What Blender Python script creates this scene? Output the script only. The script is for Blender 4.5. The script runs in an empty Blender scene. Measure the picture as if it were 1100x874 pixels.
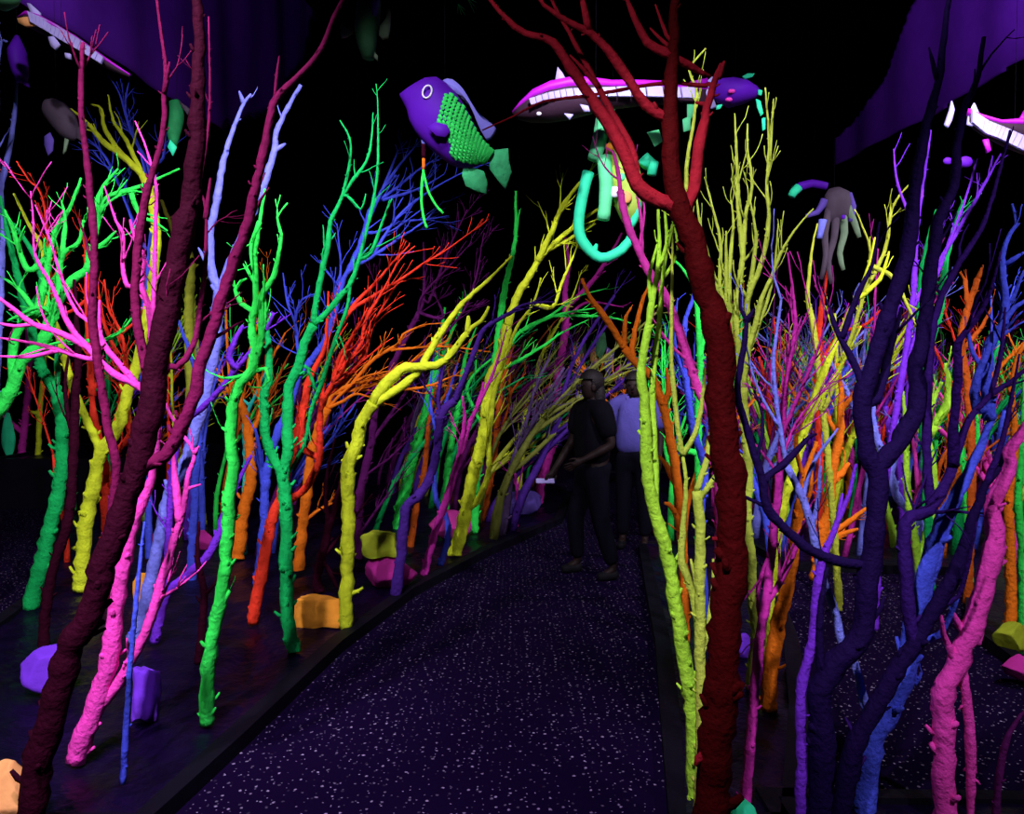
import bpy, math, random
import numpy as np
from mathutils import Vector, Matrix, noise

random.seed(11)
S = bpy.context.scene
COL = S.collection

# ------------------------------------------------------------------ camera
F = 820.0; W, H = 1100, 874
CAMZ = 1.6; HOR = 410.0
PITCH = math.atan((H / 2 - HOR) / F)          # the lens looks slightly down
cam_d = bpy.data.cameras.new('camera')
cam = bpy.data.objects.new('camera', cam_d); COL.objects.link(cam)
cam.location = (0, 0, CAMZ)
cam.rotation_euler = (math.radians(90) - PITCH, 0, 0)
cam_d.sensor_fit = 'HORIZONTAL'; cam_d.sensor_width = 36
cam_d.lens = F / W * 36
cam_d.clip_end = 100
S.camera = cam

# ------------------------------------------------------------------ world, lamps, exposure
w = bpy.data.worlds.new('world'); S.world = w; w.use_nodes = True
w.node_tree.nodes['Background'].inputs[0].default_value = (0.02, 0.005, 0.05, 1)
w.node_tree.nodes['Background'].inputs[1].default_value = 0.05
S.view_settings.view_transform = 'Standard'
S.view_settings.look = 'None'
S.view_settings.gamma = 1
S.view_settings.use_curve_mapping = False
S.view_settings.exposure = 0.3

def spot(loc, tgt, power, ang=80, blend=0.6, col=(0.92, 0.84, 1.0), soft=0.06):
    l = bpy.data.lights.new('unseen_spot', 'SPOT')
    l.energy = power; l.spot_size = math.radians(ang); l.spot_blend = blend
    l.color = col; l.shadow_soft_size = soft
    o = bpy.data.objects.new('unseen_spot', l); COL.objects.link(o)
    o.location = loc
    o.rotation_euler = (Vector(tgt) - Vector(loc)).to_track_quat('-Z', 'Y').to_euler()
    return o
# ceiling black lights above the beds, thrown deeper into the thicket
spot((-1.3, 0.9, 3.9), (-2.2, 4.6, 1.1), 640, 66)
spot((-0.6, 2.3, 4.1), (-2.0, 6.0, 1.3), 360, 56)
spot((1.7, 2.9, 4.1), (2.2, 6.2, 1.7), 340, 56)
spot((2.9, 1.9, 4.0), (3.2, 5.2, 1.0), 380, 75)
spot((-4.9, 5.6, 3.9), (-2.4, 7.2, 1.0), 130, 85)
spot((5.0, 5.6, 3.9), (2.8, 7.4, 1.0), 240, 85)
# added spots out of view that brighten the hanging figures and dark red boughs
spot((0.5, 3.0, 4.8), (0.65, 5.9, 3.3), 560, 42, 0.8)
spot((-0.9, 2.4, 4.7), (-0.45, 4.6, 3.2), 230, 32, 0.8)
spot((-1.5, 2.5, 4.5), (-2.8, 4.7, 3.7), 150, 50, 0.8)
spot((2.2, 2.4, 4.5), (2.9, 4.5, 3.1), 70, 36, 0.8)
spot((0.25, 2.6, 4.15), (0.8, 6.2, 2.95), 260, 24, 0.8)
spot((-0.9, 0.3, 3.5), (0.35, 2.6, 3.0), 110, 40, 0.8)
# added spots behind and beside the viewer to brighten the foot of both beds
spot((-1.4, -0.2, 3.4), (-1.75, 3.0, 0.3), 420, 52, 0.7)
spot((-0.2, 0.3, 3.7), (0.8, 2.9, 1.3), 460, 34, 0.8)
spot((0.4, 0.8, 4.0), (1.3, 4.0, 2.6), 480, 34, 0.8)
spot((2.3, 0.2, 3.6), (1.75, 3.0, 1.1), 230, 44, 0.7)
# fittings that wash the hanging violet panels
spot((-2.2, 3.6, 4.6), (-3.0, 5.6, 5.6), 110, 100, 1.0, (0.75, 0.45, 1.0))
spot((3.2, 4.8, 4.9), (4.5, 7.6, 5.6), 170, 80, 1.0, (0.75, 0.45, 1.0))
# over the near end of the walkway
spot((-0.5, 0.6, 4.2), (-0.55, 2.5, 0.0), 620, 42, 0.9, (0.8, 0.6, 1.0))

# ------------------------------------------------------------------ helpers
def dirpx(x, y):
    """view direction of a pixel scaled to unit depth along world Y (level axis)"""
    u = (x - W / 2) / F; v = -(y - H / 2) / F
    c, s = math.cos(PITCH), math.sin(PITCH)
    d = Vector((u, c + v * s, -s + v * c))
    return d / d.y
def at(x, y, d):
    q = dirpx(x, y); return Vector((q.x * d, d, CAMZ + q.z * d))
BED = 0.06
def ground_depth(y, z=BED):
    return (z - CAMZ) / dirpx(550, y).z
def gp(x, y, z=0.0):
    return at(x, y, ground_depth(y, z))

MATS = {}
def paint(name, rgb, rough=0.75, var=0.35, bump=0.4, scale=60, spec=0.15, pores=False):
    if name in MATS: return MATS[name]
    m = bpy.data.materials.new(name); m.use_nodes = True
    nt = m.node_tree; b = nt.nodes['Principled BSDF']
    tc = nt.nodes.new('ShaderNodeTexCoord')
    n = nt.nodes.new('ShaderNodeTexNoise'); n.inputs['Scale'].default_value = scale * 0.4; n.inputs['Detail'].default_value = 4
    nt.links.new(tc.outputs['Object'], n.inputs['Vector'])
    mix = nt.nodes.new('ShaderNodeMix'); mix.data_type = 'RGBA'
    mix.inputs['A'].default_value = (*[c * (1 - var) for c in rgb], 1)
    mix.inputs['B'].default_value = (*[min(1, c * (1 + var * .5)) for c in rgb], 1)
    nt.links.new(n.outputs['Fac'], mix.inputs['Factor'])
    nt.links.new(mix.outputs['Result'], b.inputs['Base Color'])
    b.inputs['Roughness'].default_value = rough
    b.inputs['Specular IOR Level'].default_value = spec
    n2 = nt.nodes.new('ShaderNodeTexNoise'); n2.inputs['Scale'].default_value = scale; n2.inputs['Detail'].default_value = 3
    nt.links.new(tc.outputs['Object'], n2.inputs['Vector'])
    if pores:
        vo = nt.nodes.new('ShaderNodeTexVoronoi'); vo.inputs['Scale'].default_value = 34
        mp = nt.nodes.new('ShaderNodeMapping'); mp.inputs['Scale'].default_value = (1, 1, 1.8)
        nt.links.new(tc.outputs['Object'], mp.inputs['Vector']); nt.links.new(mp.outputs[0], vo.inputs['Vector'])
        mr = nt.nodes.new('ShaderNodeMapRange'); mr.inputs['From Min'].default_value = .13; mr.inputs['From Max'].default_value = .24
        mr.inputs['To Min'].default_value = .35
        sc_ = nt.nodes.new('ShaderNodeSeparateColor'); nt.links.new(vo.outputs['Color'], sc_.inputs[0])
        ad = nt.nodes.new('ShaderNodeMath'); ad.operation = 'MULTIPLY_ADD'; ad.inputs[1].default_value = .45
        nt.links.new(sc_.outputs[0], ad.inputs[0]); nt.links.new(vo.outputs['Distance'], ad.inputs[2])
        nt.links.new(ad.outputs[0], mr.inputs['Value'])
        m2 = nt.nodes.new('ShaderNodeMix'); m2.data_type = 'RGBA'; m2.blend_type = 'MULTIPLY'; m2.inputs['Factor'].default_value = 1
        nt.links.new(mix.outputs['Result'], m2.inputs['A']); nt.links.new(mr.outputs[0], m2.inputs['B'])
        nt.links.new(m2.outputs['Result'], b.inputs['Base Color'])
    bp = nt.nodes.new('ShaderNodeBump'); bp.inputs['Strength'].default_value = bump; bp.inputs['Distance'].default_value = 0.01
    nt.links.new(n2.outputs['Fac'], bp.inputs['Height'])
    nt.links.new(bp.outputs['Normal'], b.inputs['Normal'])
    MATS[name] = m
    return m

RGB = dict(
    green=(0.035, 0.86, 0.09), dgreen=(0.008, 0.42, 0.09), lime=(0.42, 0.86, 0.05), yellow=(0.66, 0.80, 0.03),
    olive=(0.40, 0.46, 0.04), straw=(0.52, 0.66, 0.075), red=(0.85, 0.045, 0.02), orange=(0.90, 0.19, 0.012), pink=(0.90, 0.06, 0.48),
    magenta=(0.55, 0.03, 0.36), maroon=(0.026, 0.0012, 0.009), maroon_lit=(0.12, 0.005, 0.045), crimson=(0.058, 0.0016, 0.0022), scarlet=(0.27, 0.010, 0.020), blue=(0.07, 0.10, 0.80),  # scarlet is crimson with the light on the boughs painted in
    lavender=(0.20, 0.22, 0.85), purple=(0.18, 0.03, 0.65), indigo=(0.010, 0.003, 0.045), indigo_lit=(0.026, 0.006, 0.11), greyviolet=(0.10, 0.06, 0.16),
    cyan=(0.03, 0.62, 0.50), brown=(0.20, 0.05, 0.012), plum=(0.11, 0.010, 0.11), dusk=(0.06, 0.018, 0.22), olive_dimmed=(0.15, 0.17, 0.03), dorange=(0.55, 0.10, 0.012), night=(0.008, 0.005, 0.02))
for k, v in RGB.items(): paint(k, v, .8, .45, 1.0, 45, .04, True)

def link(o, parent=None):
    COL.objects.link(o)
    if parent is not None: o.parent = parent
    return o
def mesh_obj(name, V, Fc, mat, parent=None, smooth=True, origin=None):
    o0 = Vector((0, 0, 0)) if origin is None else Vector(origin)
    me = bpy.data.meshes.new(name)
    me.from_pydata([tuple(Vector(v) - o0) for v in V], [], Fc)
    if smooth: me.polygons.foreach_set('use_smooth', [True] * len(me.polygons))
    me.materials.append(mat if not isinstance(mat, str) else MATS[mat])
    o = bpy.data.objects.new(name, me); link(o, parent)
    if parent is None: o.location = o0
    return o
def thing(name, label, cat, loc, group=None):
    o = bpy.data.objects.new(name, None); COL.objects.link(o)
    o.empty_display_size = 0.1; o.location = loc
    return tag(o, label, cat, group)
def tag(o, label, cat, group=None):
    o['label'] = label; o['category'] = cat
    if group: o['group'] = group
    return o
def struct(o): o['kind'] = 'structure'; return o

def catmull(P, R, step):
    """smooth a polyline (list of Vector) with radii; returns resampled lists"""
    n = len(P)
    if n == 1: return P, R
    oP, oR = [], []
    for i in range(n - 1):
        p0 = P[max(i - 1, 0)]; p1 = P[i]; p2 = P[i + 1]; p3 = P[min(i + 2, n - 1)]
        k = max(1, min(18, int((p2 - p1).length / step)))
        for j in range(k):
            t = j / k
            q = 0.5 * ((2 * p1) + (p2 - p0) * t + (2 * p0 - 5 * p1 + 4 * p2 - p3) * t * t + (3 * p1 - p0 - 3 * p2 + p3) * t ** 3)
            oP.append(q); oR.append(R[i] * (1 - t) + R[i + 1] * t)
    oP.append(P[-1]); oR.append(R[-1])
    return oP, oR

def tube(V, Fc, P, R, sides=6, rough=0.12, cap=True, rng=random):
    base0 = len(V); n = len(P)
    if n < 2: return
    t0 = (P[1] - P[0]).normalized()
    u = t0.orthogonal().normalized()
    for i in range(n):
        t = (P[min(i + 1, n - 1)] - P[max(i - 1, 0)])
        t = t.normalized() if t.length > 1e-9 else t0
        u = (u - t * u.dot(t)); u = u.normalized() if u.length > 1e-6 else t.orthogonal().normalized()
        v = t.cross(u)
        rr = R[i] * (1 + rng.uniform(-rough, rough))
        for s in range(sides):
            a = 2 * math.pi * s / sides
            r2 = rr * (1 + rng.uniform(-rough, rough) * .6)
            V.append(P[i] + u * (math.cos(a) * r2) + v * (math.sin(a) * r2))
    for i in range(n - 1):
        for s in range(sides):
            a = base0 + i * sides + s; b = base0 + i * sides + (s + 1) % sides
            Fc.append((a, b, b + sides, a + sides))
    if cap:
        Fc.append(tuple(base0 + s for s in reversed(range(sides))))
        Fc.append(tuple(base0 + (n - 1) * sides + s for s in range(sides)))

def rot_rand(t, ang, rng):
    """unit vector at angle ang from t, random roll"""
    u = t.orthogonal().normalized(); v = t.cross(u)
    a = rng.uniform(0, 2 * math.pi)
    return (t * math.cos(ang) + (u * math.cos(a) + v * math.sin(a)) * math.sin(ang)).normalized()

def stubs(V, Fc, P, R, n, rng, big=1.0):
    m = len(P)
    for _ in range(n):
        i = rng.randrange(1, max(2, m - 1)); t = P[min(i + 1, m - 1)] - P[i - 1]
        if t.length < 1e-6: continue
        t.normalize(); d = rot_rand(t, math.radians(rng.uniform(45, 75)), rng)
        r = R[min(i, m - 1)]
        L = r * rng.uniform(1.2, 1.9) * big + 0.003
        rr = max(0.0022, r * rng.uniform(0.22, 0.4))
        p = P[min(i, m - 1)]
        tube(V, Fc, [p + d * r * .5, p + d * (L * .7), p + d * L + t * L * .2], [rr, rr * .85, rr * .55], 5, .1, True, rng)

def twigs(V, Fc, P, R, n, L0, L1, rng, up=0.25, sub=True):
    m = len(P)
    for _ in range(n):
        i = int(m * rng.uniform(0.2, 0.98)); i = min(max(i, 1), m - 1)
        t = P[i] - P[i - 1]
        if t.length < 1e-6: continue
        t.normalize(); d = rot_rand(t, math.radians(rng.uniform(18, 48)), rng)
        L = rng.uniform(L0, L1) * (1 - 0.45 * i / m)
        r0 = max(0.0026, min(R[i] * 0.5, 0.0085)); k = 5
        p = P[i].copy(); pts = [p.copy()]; rad = [r0]; dd = d.copy()
        for j in range(k):
            dd = (dd + Vector((rng.uniform(-.22, .22), rng.uniform(-.22, .22), rng.uniform(-.16, .16) + up * .22))).normalized()
            p = p + dd * L / k; pts.append(p.copy()); rad.append(max(0.0022, r0 * (1 - 0.65 * (j + 1) / k)))
        tube(V, Fc, pts, rad, 5, .12, True, rng)
        if sub and L > 0.18:
            for q in range(rng.randint(1, 3)):
                j = rng.randint(2, k - 1); t2 = (pts[j + 1] - pts[j]).normalized()
                d2 = rot_rand(t2, math.radians(rng.uniform(20, 45)), rng); L2 = L * rng.uniform(.2, .45)
                tube(V, Fc, [pts[j], pts[j] + d2 * L2 * .5, pts[j] + d2 * L2 + t2 * L2 * .25], [rad[j] * .8, rad[j] * .6, 0.002], 4, .1, True, rng)

def parse(s):
    return [tuple(float(c) for c in p.split(',')) for p in s.split()]

TREES = []
def tree(label, col, trunk, r, br=(), d=None, lean=0.0, tw=1.0, tl=(0.12, 0.34), st=1.0, group=None, seed=None,
         bcol=None, slope=0.35, up=0.25, zb=BED, name='painted_tree'):
    """a painted dead tree; trunk and branches are given as pixel polylines, the depth comes from the foot on the ground"""
    rng = random.Random(seed if seed is not None else len(TREES) * 7 + 3)
    tp = parse(trunk)
    if d is None: d = ground_depth(tp[0][1], zb)
    root0 = at(*tp[0], d)
    P = []; n = len(tp)
    for i, (x, y) in enumerate(tp):
        P.append(at(x, y, d + lean * (tp[0][1] - y) / F * d))
    Rr = [(r[0] + (r[1] - r[0]) * i / (n - 1)) * P[i].y / F for i in range(n)]
    foot = P[0].copy()
    if P[0].z > zb + 0.02:
        q = P[0].copy(); k = (P[0] - P[1]); q.z = zb - 0.03
        if abs(k.z) > 1e-4:
            e = min(1.0, (P[0].z - q.z) / abs(k.z)) * 0.4
            q.x += k.x * e
        P.insert(0, q); Rr.insert(0, Rr[0]); tp = [(None, None)] + tp; foot = q.copy()
    foot.z = zb
    t = thing(name, label, 'tree', foot, group)
    known = []                    # (px, py, depth)
    def emit(nm, P, R, pix, ntw, nst, mat, sides):
        free = not any(math.hypot(parse(b[0])[0][0] - tp[-1][0], parse(b[0])[0][1] - tp[-1][1]) < 12 for b in br)
        tap = (lambda u: 1.0 - (.6 * max(0, (u - .7) / .3) if free else 0)) if nm == 'trunk' else (lambda u: .95 - .5 * max(0, (u - .45) / .55) ** 1.3)
        V, Fc = [], []
        P2, R2 = catmull(P, R, 0.032)
        jit = 0.13
        P2 = [p + Vector((rng.uniform(-1, 1), rng.uniform(-1, 1), rng.uniform(-1, 1))) * rr * jit if 0 < i < len(P2) - 1 else p for i, (p, rr) in enumerate(zip(P2, R2))]
        R2 = [q * (1 + .05 * math.sin(i * 1.9 + len(P2)) * rng.random()) * tap(i / max(1, len(P2) - 1)) for i, q in enumerate(R2)]
        tube(V, Fc, P2, R2, sides, .10, True, rng)
        if ntw: twigs(V, Fc, P2, R2, ntw, tl[0], tl[1], rng, up)
        if nst: stubs(V, Fc, P2, R2, nst, rng)
        mesh_obj(nm, V, Fc, mat, t, True, foot)
    length = sum((P[i + 1] - P[i]).length for i in range(len(P) - 1))
    emit('trunk', P, Rr, tp, 0, int(length * 9 * st), col, 9)
    for (x, y), p in zip(tp, P):
        if x is not None: known.append((x, y, p.y))
    # finer samples of the trunk for attaching branches
    def densify(pix, dep):
        for i in range(len(pix) - 1):
            for k in range(6):
                f = k / 6
                known.append((pix[i][0] * (1 - f) + pix[i + 1][0] * f, pix[i][1] * (1 - f) + pix[i + 1][1] * f, dep[i] * (1 - f) + dep[i + 1] * f))
        known.append((*pix[-1], dep[-1]))
    tq = [q for q in tp if q[0] is not None]; dq = [p.y for q, p in zip(tp, P) if q[0] is not None]
    densify(tq, dq)
    for b in br:
        pts = parse(b[0]); r0, r1 = b[1], b[2]
        x0, y0 = pts[0]
        bd = min(known, key=lambda k: (k[0] - x0) ** 2 + (k[1] - y0) ** 2)
        if (bd[0] - x0) ** 2 + (bd[1] - y0) ** 2 > 9: pts = [(bd[0], bd[1])] + pts
        dep = [bd[2]]
        sl = b[3] if len(b) > 3 else rng.uniform(-slope, slope)
        for i in range(1, len(pts)):
            L = math.hypot(pts[i][0] - pts[i - 1][0], pts[i][1] - pts[i - 1][1]) / F * dep[-1]
            dep.append(dep[-1] + L * sl)
        m = len(pts)
        BP = [at(x, y, dd) for (x, y), dd in zip(pts, dep)]
        BR = [max(0.0025, (r0 + (r1 - r0) * i / (m - 1)) * dep[i] / F) for i in range(m)]
        L = sum((BP[i + 1] - BP[i]).length for i in range(m - 1))
        emit('branch', BP, BR, pts, int(L * 8.0 * tw + 0.5), int(L * 9 * st), bcol or col, 7)
        densify(pts, dep)
    TREES.append(t)
    return t

# ------------------------------------------------------------------ room
def quad(name, pts, mat):
    return struct(mesh_obj(name, pts, [(0, 1, 2, 3)], mat, None, False))
def carpet():
    m = bpy.data.materials.new('speckled_carpet'); m.use_nodes = True
    nt = m.node_tree; b = nt.nodes['Principled BSDF']
    tc = nt.nodes.new('ShaderNodeTexCoord')
    nz = nt.nodes.new('ShaderNodeTexNoise'); nz.inputs['Scale'].default_value = 60
    va = nt.nodes.new('ShaderNodeVectorMath'); va.operation = 'MULTIPLY_ADD'
    nt.links.new(tc.outputs['Object'], nz.inputs['Vector'])
    va.inputs[1].default_value = (0.012, 0.012, 0)
    nt.links.new(nz.outputs['Color'], va.inputs[0]); nt.links.new(tc.outputs['Object'], va.inputs[2])
    facs = []
    for sc, th in ((19, 0.135), (31, 0.12)):
        vo = nt.nodes.new('ShaderNodeTexVoronoi'); vo.voronoi_dimensions = '2D'
        vo.inputs['Scale'].default_value = sc; vo.inputs['Randomness'].default_value = 1
        nt.links.new(va.outputs[0], vo.inputs['Vector'])
        lt = nt.nodes.new('ShaderNodeMapRange')
        lt.inputs['From Min'].default_value = th; lt.inputs['From Max'].default_value = th * .55
        nt.links.new(vo.outputs['Distance'], lt.inputs['Value'])
        sep = nt.nodes.new('ShaderNodeSeparateColor'); nt.links.new(vo.outputs['Color'], sep.inputs[0])
        mr = nt.nodes.new('ShaderNodeMapRange'); mr.inputs['From Min'].default_value = 0.45; mr.inputs['From Max'].default_value = 1.0
        nt.links.new(sep.outputs[0], mr.inputs['Value'])
        mu = nt.nodes.new('ShaderNodeMath'); mu.operation = 'MULTIPLY'
        nt.links.new(lt.outputs[0], mu.inputs[0]); nt.links.new(mr.outputs[0], mu.inputs[1]); facs.append(mu)
    mx = nt.nodes.new('ShaderNodeMath'); mx.operation = 'MAXIMUM'
    nt.links.new(facs[0].outputs[0], mx.inputs[0]); nt.links.new(facs[1].outputs[0], mx.inputs[1])
    mix = nt.nodes.new('ShaderNodeMix'); mix.data_type = 'RGBA'
    mix.inputs['A'].default_value = (0.0048, 0.0013, 0.0155, 1); mix.inputs['B'].default_value = (0.30, 0.25, 0.38, 1)
    nt.links.new(mx.outputs[0], mix.inputs['Factor']); nt.links.new(mix.outputs['Result'], b.inputs['Base Color'])
    b.inputs['Roughness'].default_value = 0.95; b.inputs['Specular IOR Level'].default_value = 0.02
    return m
MATS['carpet'] = carpet()
paint('blackwall', (0.0025, 0.0020, 0.004), 0.9, .3, .1, 8, 0.02)
paint('violet_cloth', (0.11, 0.018, 0.34), 0.9, .25, .2, 14, 0.05)
paint('edging', (0.004, 0.003, 0.008), 0.6, .3, .2, 30, 0.1)
paint('mulch', (0.005, 0.0013, 0.018), 0.36, .95, 1.0, 24, 0.12)

X0, X1, Y0, Y1, ZC = -9.0, 9.5, -3.0, 17.0, 6.6
quad('floor', [(X0, Y0, 0), (X1, Y0, 0), (X1, Y1, 0), (X0, Y1, 0)], 'carpet')
quad('ceiling', [(X0, Y0, ZC), (X0, Y1, ZC), (X1, Y1, ZC), (X1, Y0, ZC)], 'blackwall')
quad('wall_back', [(X0, Y1, 0), (X1, Y1, 0), (X1, Y1, ZC), (X0, Y1, ZC)], 'blackwall')
quad('wall_left', [(X0, Y0, 0), (X0, Y1, 0), (X0, Y1, ZC), (X0, Y0, ZC)], 'blackwall')
quad('wall_right', [(X1, Y1, 0), (X1, Y0, 0), (X1, Y0, ZC), (X1, Y1, ZC)], 'blackwall')
quad('wall_front', [(X1, Y0, 0), (X0, Y0, 0), (X0, Y0, ZC), (X1, Y0, ZC)], 'blackwall')

# planting beds: lumpy black ground behind a low black edging
def inside(p, poly):
    c = False; j = len(poly) - 1
    for i in range(len(poly)):
        a, b = poly[i], poly[j]
        if (a[1] > p[1]) != (b[1] > p[1]) and p[0] < (b[0] - a[0]) * (p[1] - a[1]) / (b[1] - a[1]) + a[0]: c = not c
        j = i
    return c
def bed(label, poly, h=BED, step=0.07):
    xs = [p[0] for p in poly]; ys = [p[1] for p in poly]
    cx, cy = sum(xs) / len(xs), sum(ys) / len(ys)
    t = thing('planting_bed', label, 'planting bed', (cx, cy, 0)); o = Vector((cx, cy, 0))
    nx = int((max(xs) - min(xs)) / step) + 1; ny = int((max(ys) - min(ys)) / step) + 1
    idx = {}; V = []; Fc = []
    def vid(i, j):
        if (i, j) not in idx:
            x = min(xs) + i * step; y = min(ys) + j * step
            n = noise.noise(Vector((x * 3.1, y * 3.1, 2))) * .5 + noise.noise(Vector((x * 9, y * 9, 7))) * .35
            idx[(i, j)] = len(V); V.append(Vector((x, y, h - 0.016 + 0.06 * n)))
        return idx[(i, j)]
    for i in range(nx):
        for j in range(ny):
            c = (min(xs) + (i + .5) * step, min(ys) + (j + .5) * step)
            if inside(c, poly): Fc.append((vid(i, j), vid(i + 1, j), vid(i + 1, j + 1), vid(i, j + 1)))
    mesh_obj('soil', V, Fc, 'mulch', t, True, o)
    V, Fc = [], []; n = len(poly)
    for k in range(n):
        p = Vector((*poly[k], 0)); a = Vector((*poly[k - 1], 0)); b = Vector((*poly[(k + 1) % n], 0))
        e = ((p - a).normalized() + (b - p).normalized()); e = e.normalized() if e.length > 1e-4 else (b - p).normalized()
        q = Vector((-e.y, e.x, 0)) * .045; up = Vector((0, 0, h + .012))
        V += [p - q, p - q + up, p + q + up, p + q]
    for k in range(n):
        i = 4 * k; j = 4 * ((k + 1) % n)
        for c in range(3): Fc.append((i + c, j + c, j + c + 1, i + c + 1))
    mesh_obj('edging', V, Fc, 'edging', t, False, o)
    return t
def gpoly(s): return [tuple(gp(x, y)[:2]) for x, y in parse(s)]
left_poly = gpoly('150,900 250,805 360,700 440,640 520,597 600,562 612,535') + [(0.2, 13.0), (-4.2, 13.0)] + gpoly('60,560 48,640 -20,690 -180,760 -260,900')
bed('black lumpy planting bed along the walkway with the green tree and the yellow tree', left_poly)
right_poly = gpoly('728,900 722,800 712,700 700,640 690,590') + gpoly('790,588 830,640 850,700 858,770 850,900')
bed('black narrow planting bed holding the dark red tree and the yellow stems', right_poly)
bed('black planting bed holding the near pink and indigo trees', [(0.95, 2.80), (2.6, 2.76), (2.6, 1.2), (0.95, 1.2)])
far_poly = gpoly('846,612 1040,618 1046,680 1120,740') + [(4.4, 4.0), (6.5, 8.0), (6.5, 13), (1.2, 13.0)] + gpoly('720,530 760,560')
bed('black planting bed with the dense thicket beyond the side path', far_poly)
fl = [(-6.6, 9.6), (-5.0, 9.6), (-4.6, 12), (-6.8, 12)]
bed('raised black planting bed far off beyond the left side carpet', fl, 0.62)

# hanging violet cloth panels
def panel(label, pts, x0, k, folds=9):
    """sheet on the vertical plane x = x0 + k*y, traced outline, with soft folds"""
    P = []
    for (x, y) in parse(pts):
        q = dirpx(x, y); d = x0 / (q.x - k); P.append((d, CAMZ + q.z * d))
    ys = [p[0] for p in P]; zs = [p[1] for p in P]
    V, Fc, idx = [], [], {}
    n = 60; sy = (max(ys) - min(ys)) / n; sz = (max(zs) - min(zs)) / n
    def vid(i, j):
        if (i, j) not in idx:
            y = min(ys) + i * sy; z = min(zs) + j * sz
            idx[(i, j)] = len(V); V.append(Vector((x0 + k * y + 0.015 * math.sin(y * folds) + .02 * math.sin(y * 3.7 + z), y, z)))
        return idx[(i, j)]
    for i in range(n):
        for j in range(n):
            if inside((min(ys) + (i + .5) * sy, min(zs) + (j + .5) * sz), P):
                Fc.append((vid(i, j), vid(i + 1, j), vid(i + 1, j + 1), vid(i, j + 1)))
    o = mesh_obj('hanging_cloth', V, Fc, 'violet_cloth', None, True, (x0 + k * min(ys), min(ys), max(zs)))
    md = o.modifiers.new('thick', 'SOLIDIFY'); md.thickness = 0.012
    return tag(o, label, 'cloth')
panel('violet cloth panel hanging high behind the tall maroon tree', '20,0 35,10 205,120 235,139 290,120 330,60 340,-10 345,-80 -40,-80 -40,-30', -4.0, 0.126)
panel('violet cloth panel with a slanted end hanging high above the indigo trees', '896,178 985,132 1100,66 1180,20 1180,-60 990,-60 985,0 945,95 897,150', 5.2, -0.122)
# ------------------------------------------------------------------ trees of the left bed
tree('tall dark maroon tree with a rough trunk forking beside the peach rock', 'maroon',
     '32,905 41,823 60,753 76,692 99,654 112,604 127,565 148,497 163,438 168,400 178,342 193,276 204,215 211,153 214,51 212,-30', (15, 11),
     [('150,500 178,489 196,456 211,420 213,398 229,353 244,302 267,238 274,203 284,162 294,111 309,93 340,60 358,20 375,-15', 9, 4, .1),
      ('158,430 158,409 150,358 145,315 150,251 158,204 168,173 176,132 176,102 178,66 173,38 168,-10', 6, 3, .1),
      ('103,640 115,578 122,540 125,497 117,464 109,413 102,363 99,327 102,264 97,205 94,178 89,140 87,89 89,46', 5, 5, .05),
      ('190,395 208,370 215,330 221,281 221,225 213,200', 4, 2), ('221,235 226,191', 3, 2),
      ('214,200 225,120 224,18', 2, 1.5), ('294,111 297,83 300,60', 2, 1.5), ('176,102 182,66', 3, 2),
      ('178,400 173,327 183,297', 4, 2)], tw=.25, st=1.2, bcol='maroon_lit')  # branches in a lighter maroon: the light on them is put into the paint
tree('hot pink leaning tree with a low fan of boughs, rooted beside the purple rock', 'pink',
     '81,816 102,759 118,705 123,664 132,610 142,565 160,522 168,484 172,458', (11, 5),
     [('99,765 121,743 143,705 162,664 175,619 182,600 191,565 198,543 201,515 209,487 196,466 183,446 178,433', 7, 3, .05),
      ('193,560 188,515 186,481', 5, 3), ('209,487 214,479', 3, 2), ('203,524 216,520', 2.5, 2),
      ('170,470 164,440 155,419 122,401 97,376 74,348 56,307 38,274 36,240 33,205', 5.5, 1.5, -.15),
      ('99,386 64,376 36,368 0,363', 3.5, 2, .1), ('64,376 30,383 -10,382', 2.5, 2, .1),
      ('97,376 66,358 36,348 15,332 -12,312', 4, 3, -.2), ('36,348 15,350 -10,345', 2.5, 2),
      ('110,372 102,350 84,337 71,312 61,281 51,251 38,220', 2.5, 1.5), ('150,416 137,401 112,370 107,350 107,322', 4, 2.5),
      ('160,415 163,370 160,330 153,309 155,274 145,256 140,236', 4, 3), ('153,309 137,307 132,284 132,251 125,238 112,200', 3, 1.5),
      ('162,350 165,320 167,248 168,200 163,178 155,153 145,130', 3, 1.5)], tw=.45, st=1.0)
tree('bright green knobbly tree standing alone at the walkway edge', 'green',
     '222,778 223,727 229,680 239,632 244,578 247,527 251,497 248,466 251,433 259,410 271,397 274,375 270,349 274,331 275,306 274,275 279,238 285,203', (8, 3.5),
     [('271,397 281,360 281,321 294,298 299,275 302,251 298,233 309,218', 4.5, 2), ('270,349 271,334 259,326 253,311 259,302 265,299', 4, 2),
      ('275,306 261,283', 2.5, 1.5), ('251,466 238,459', 4, 3), ('271,400 253,405 240,406 225,400', 2.5, 1.5),
      ('268,402 285,395 290,408 282,416', 3, 2), ('274,375 284,350 285,320', 3, 2), ('279,238 270,262 271,290', 3, 2), ('238,648 247,634', 4, 3)], tw=1.1, tl=(.08, .22), st=1.8, up=.8)
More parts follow.
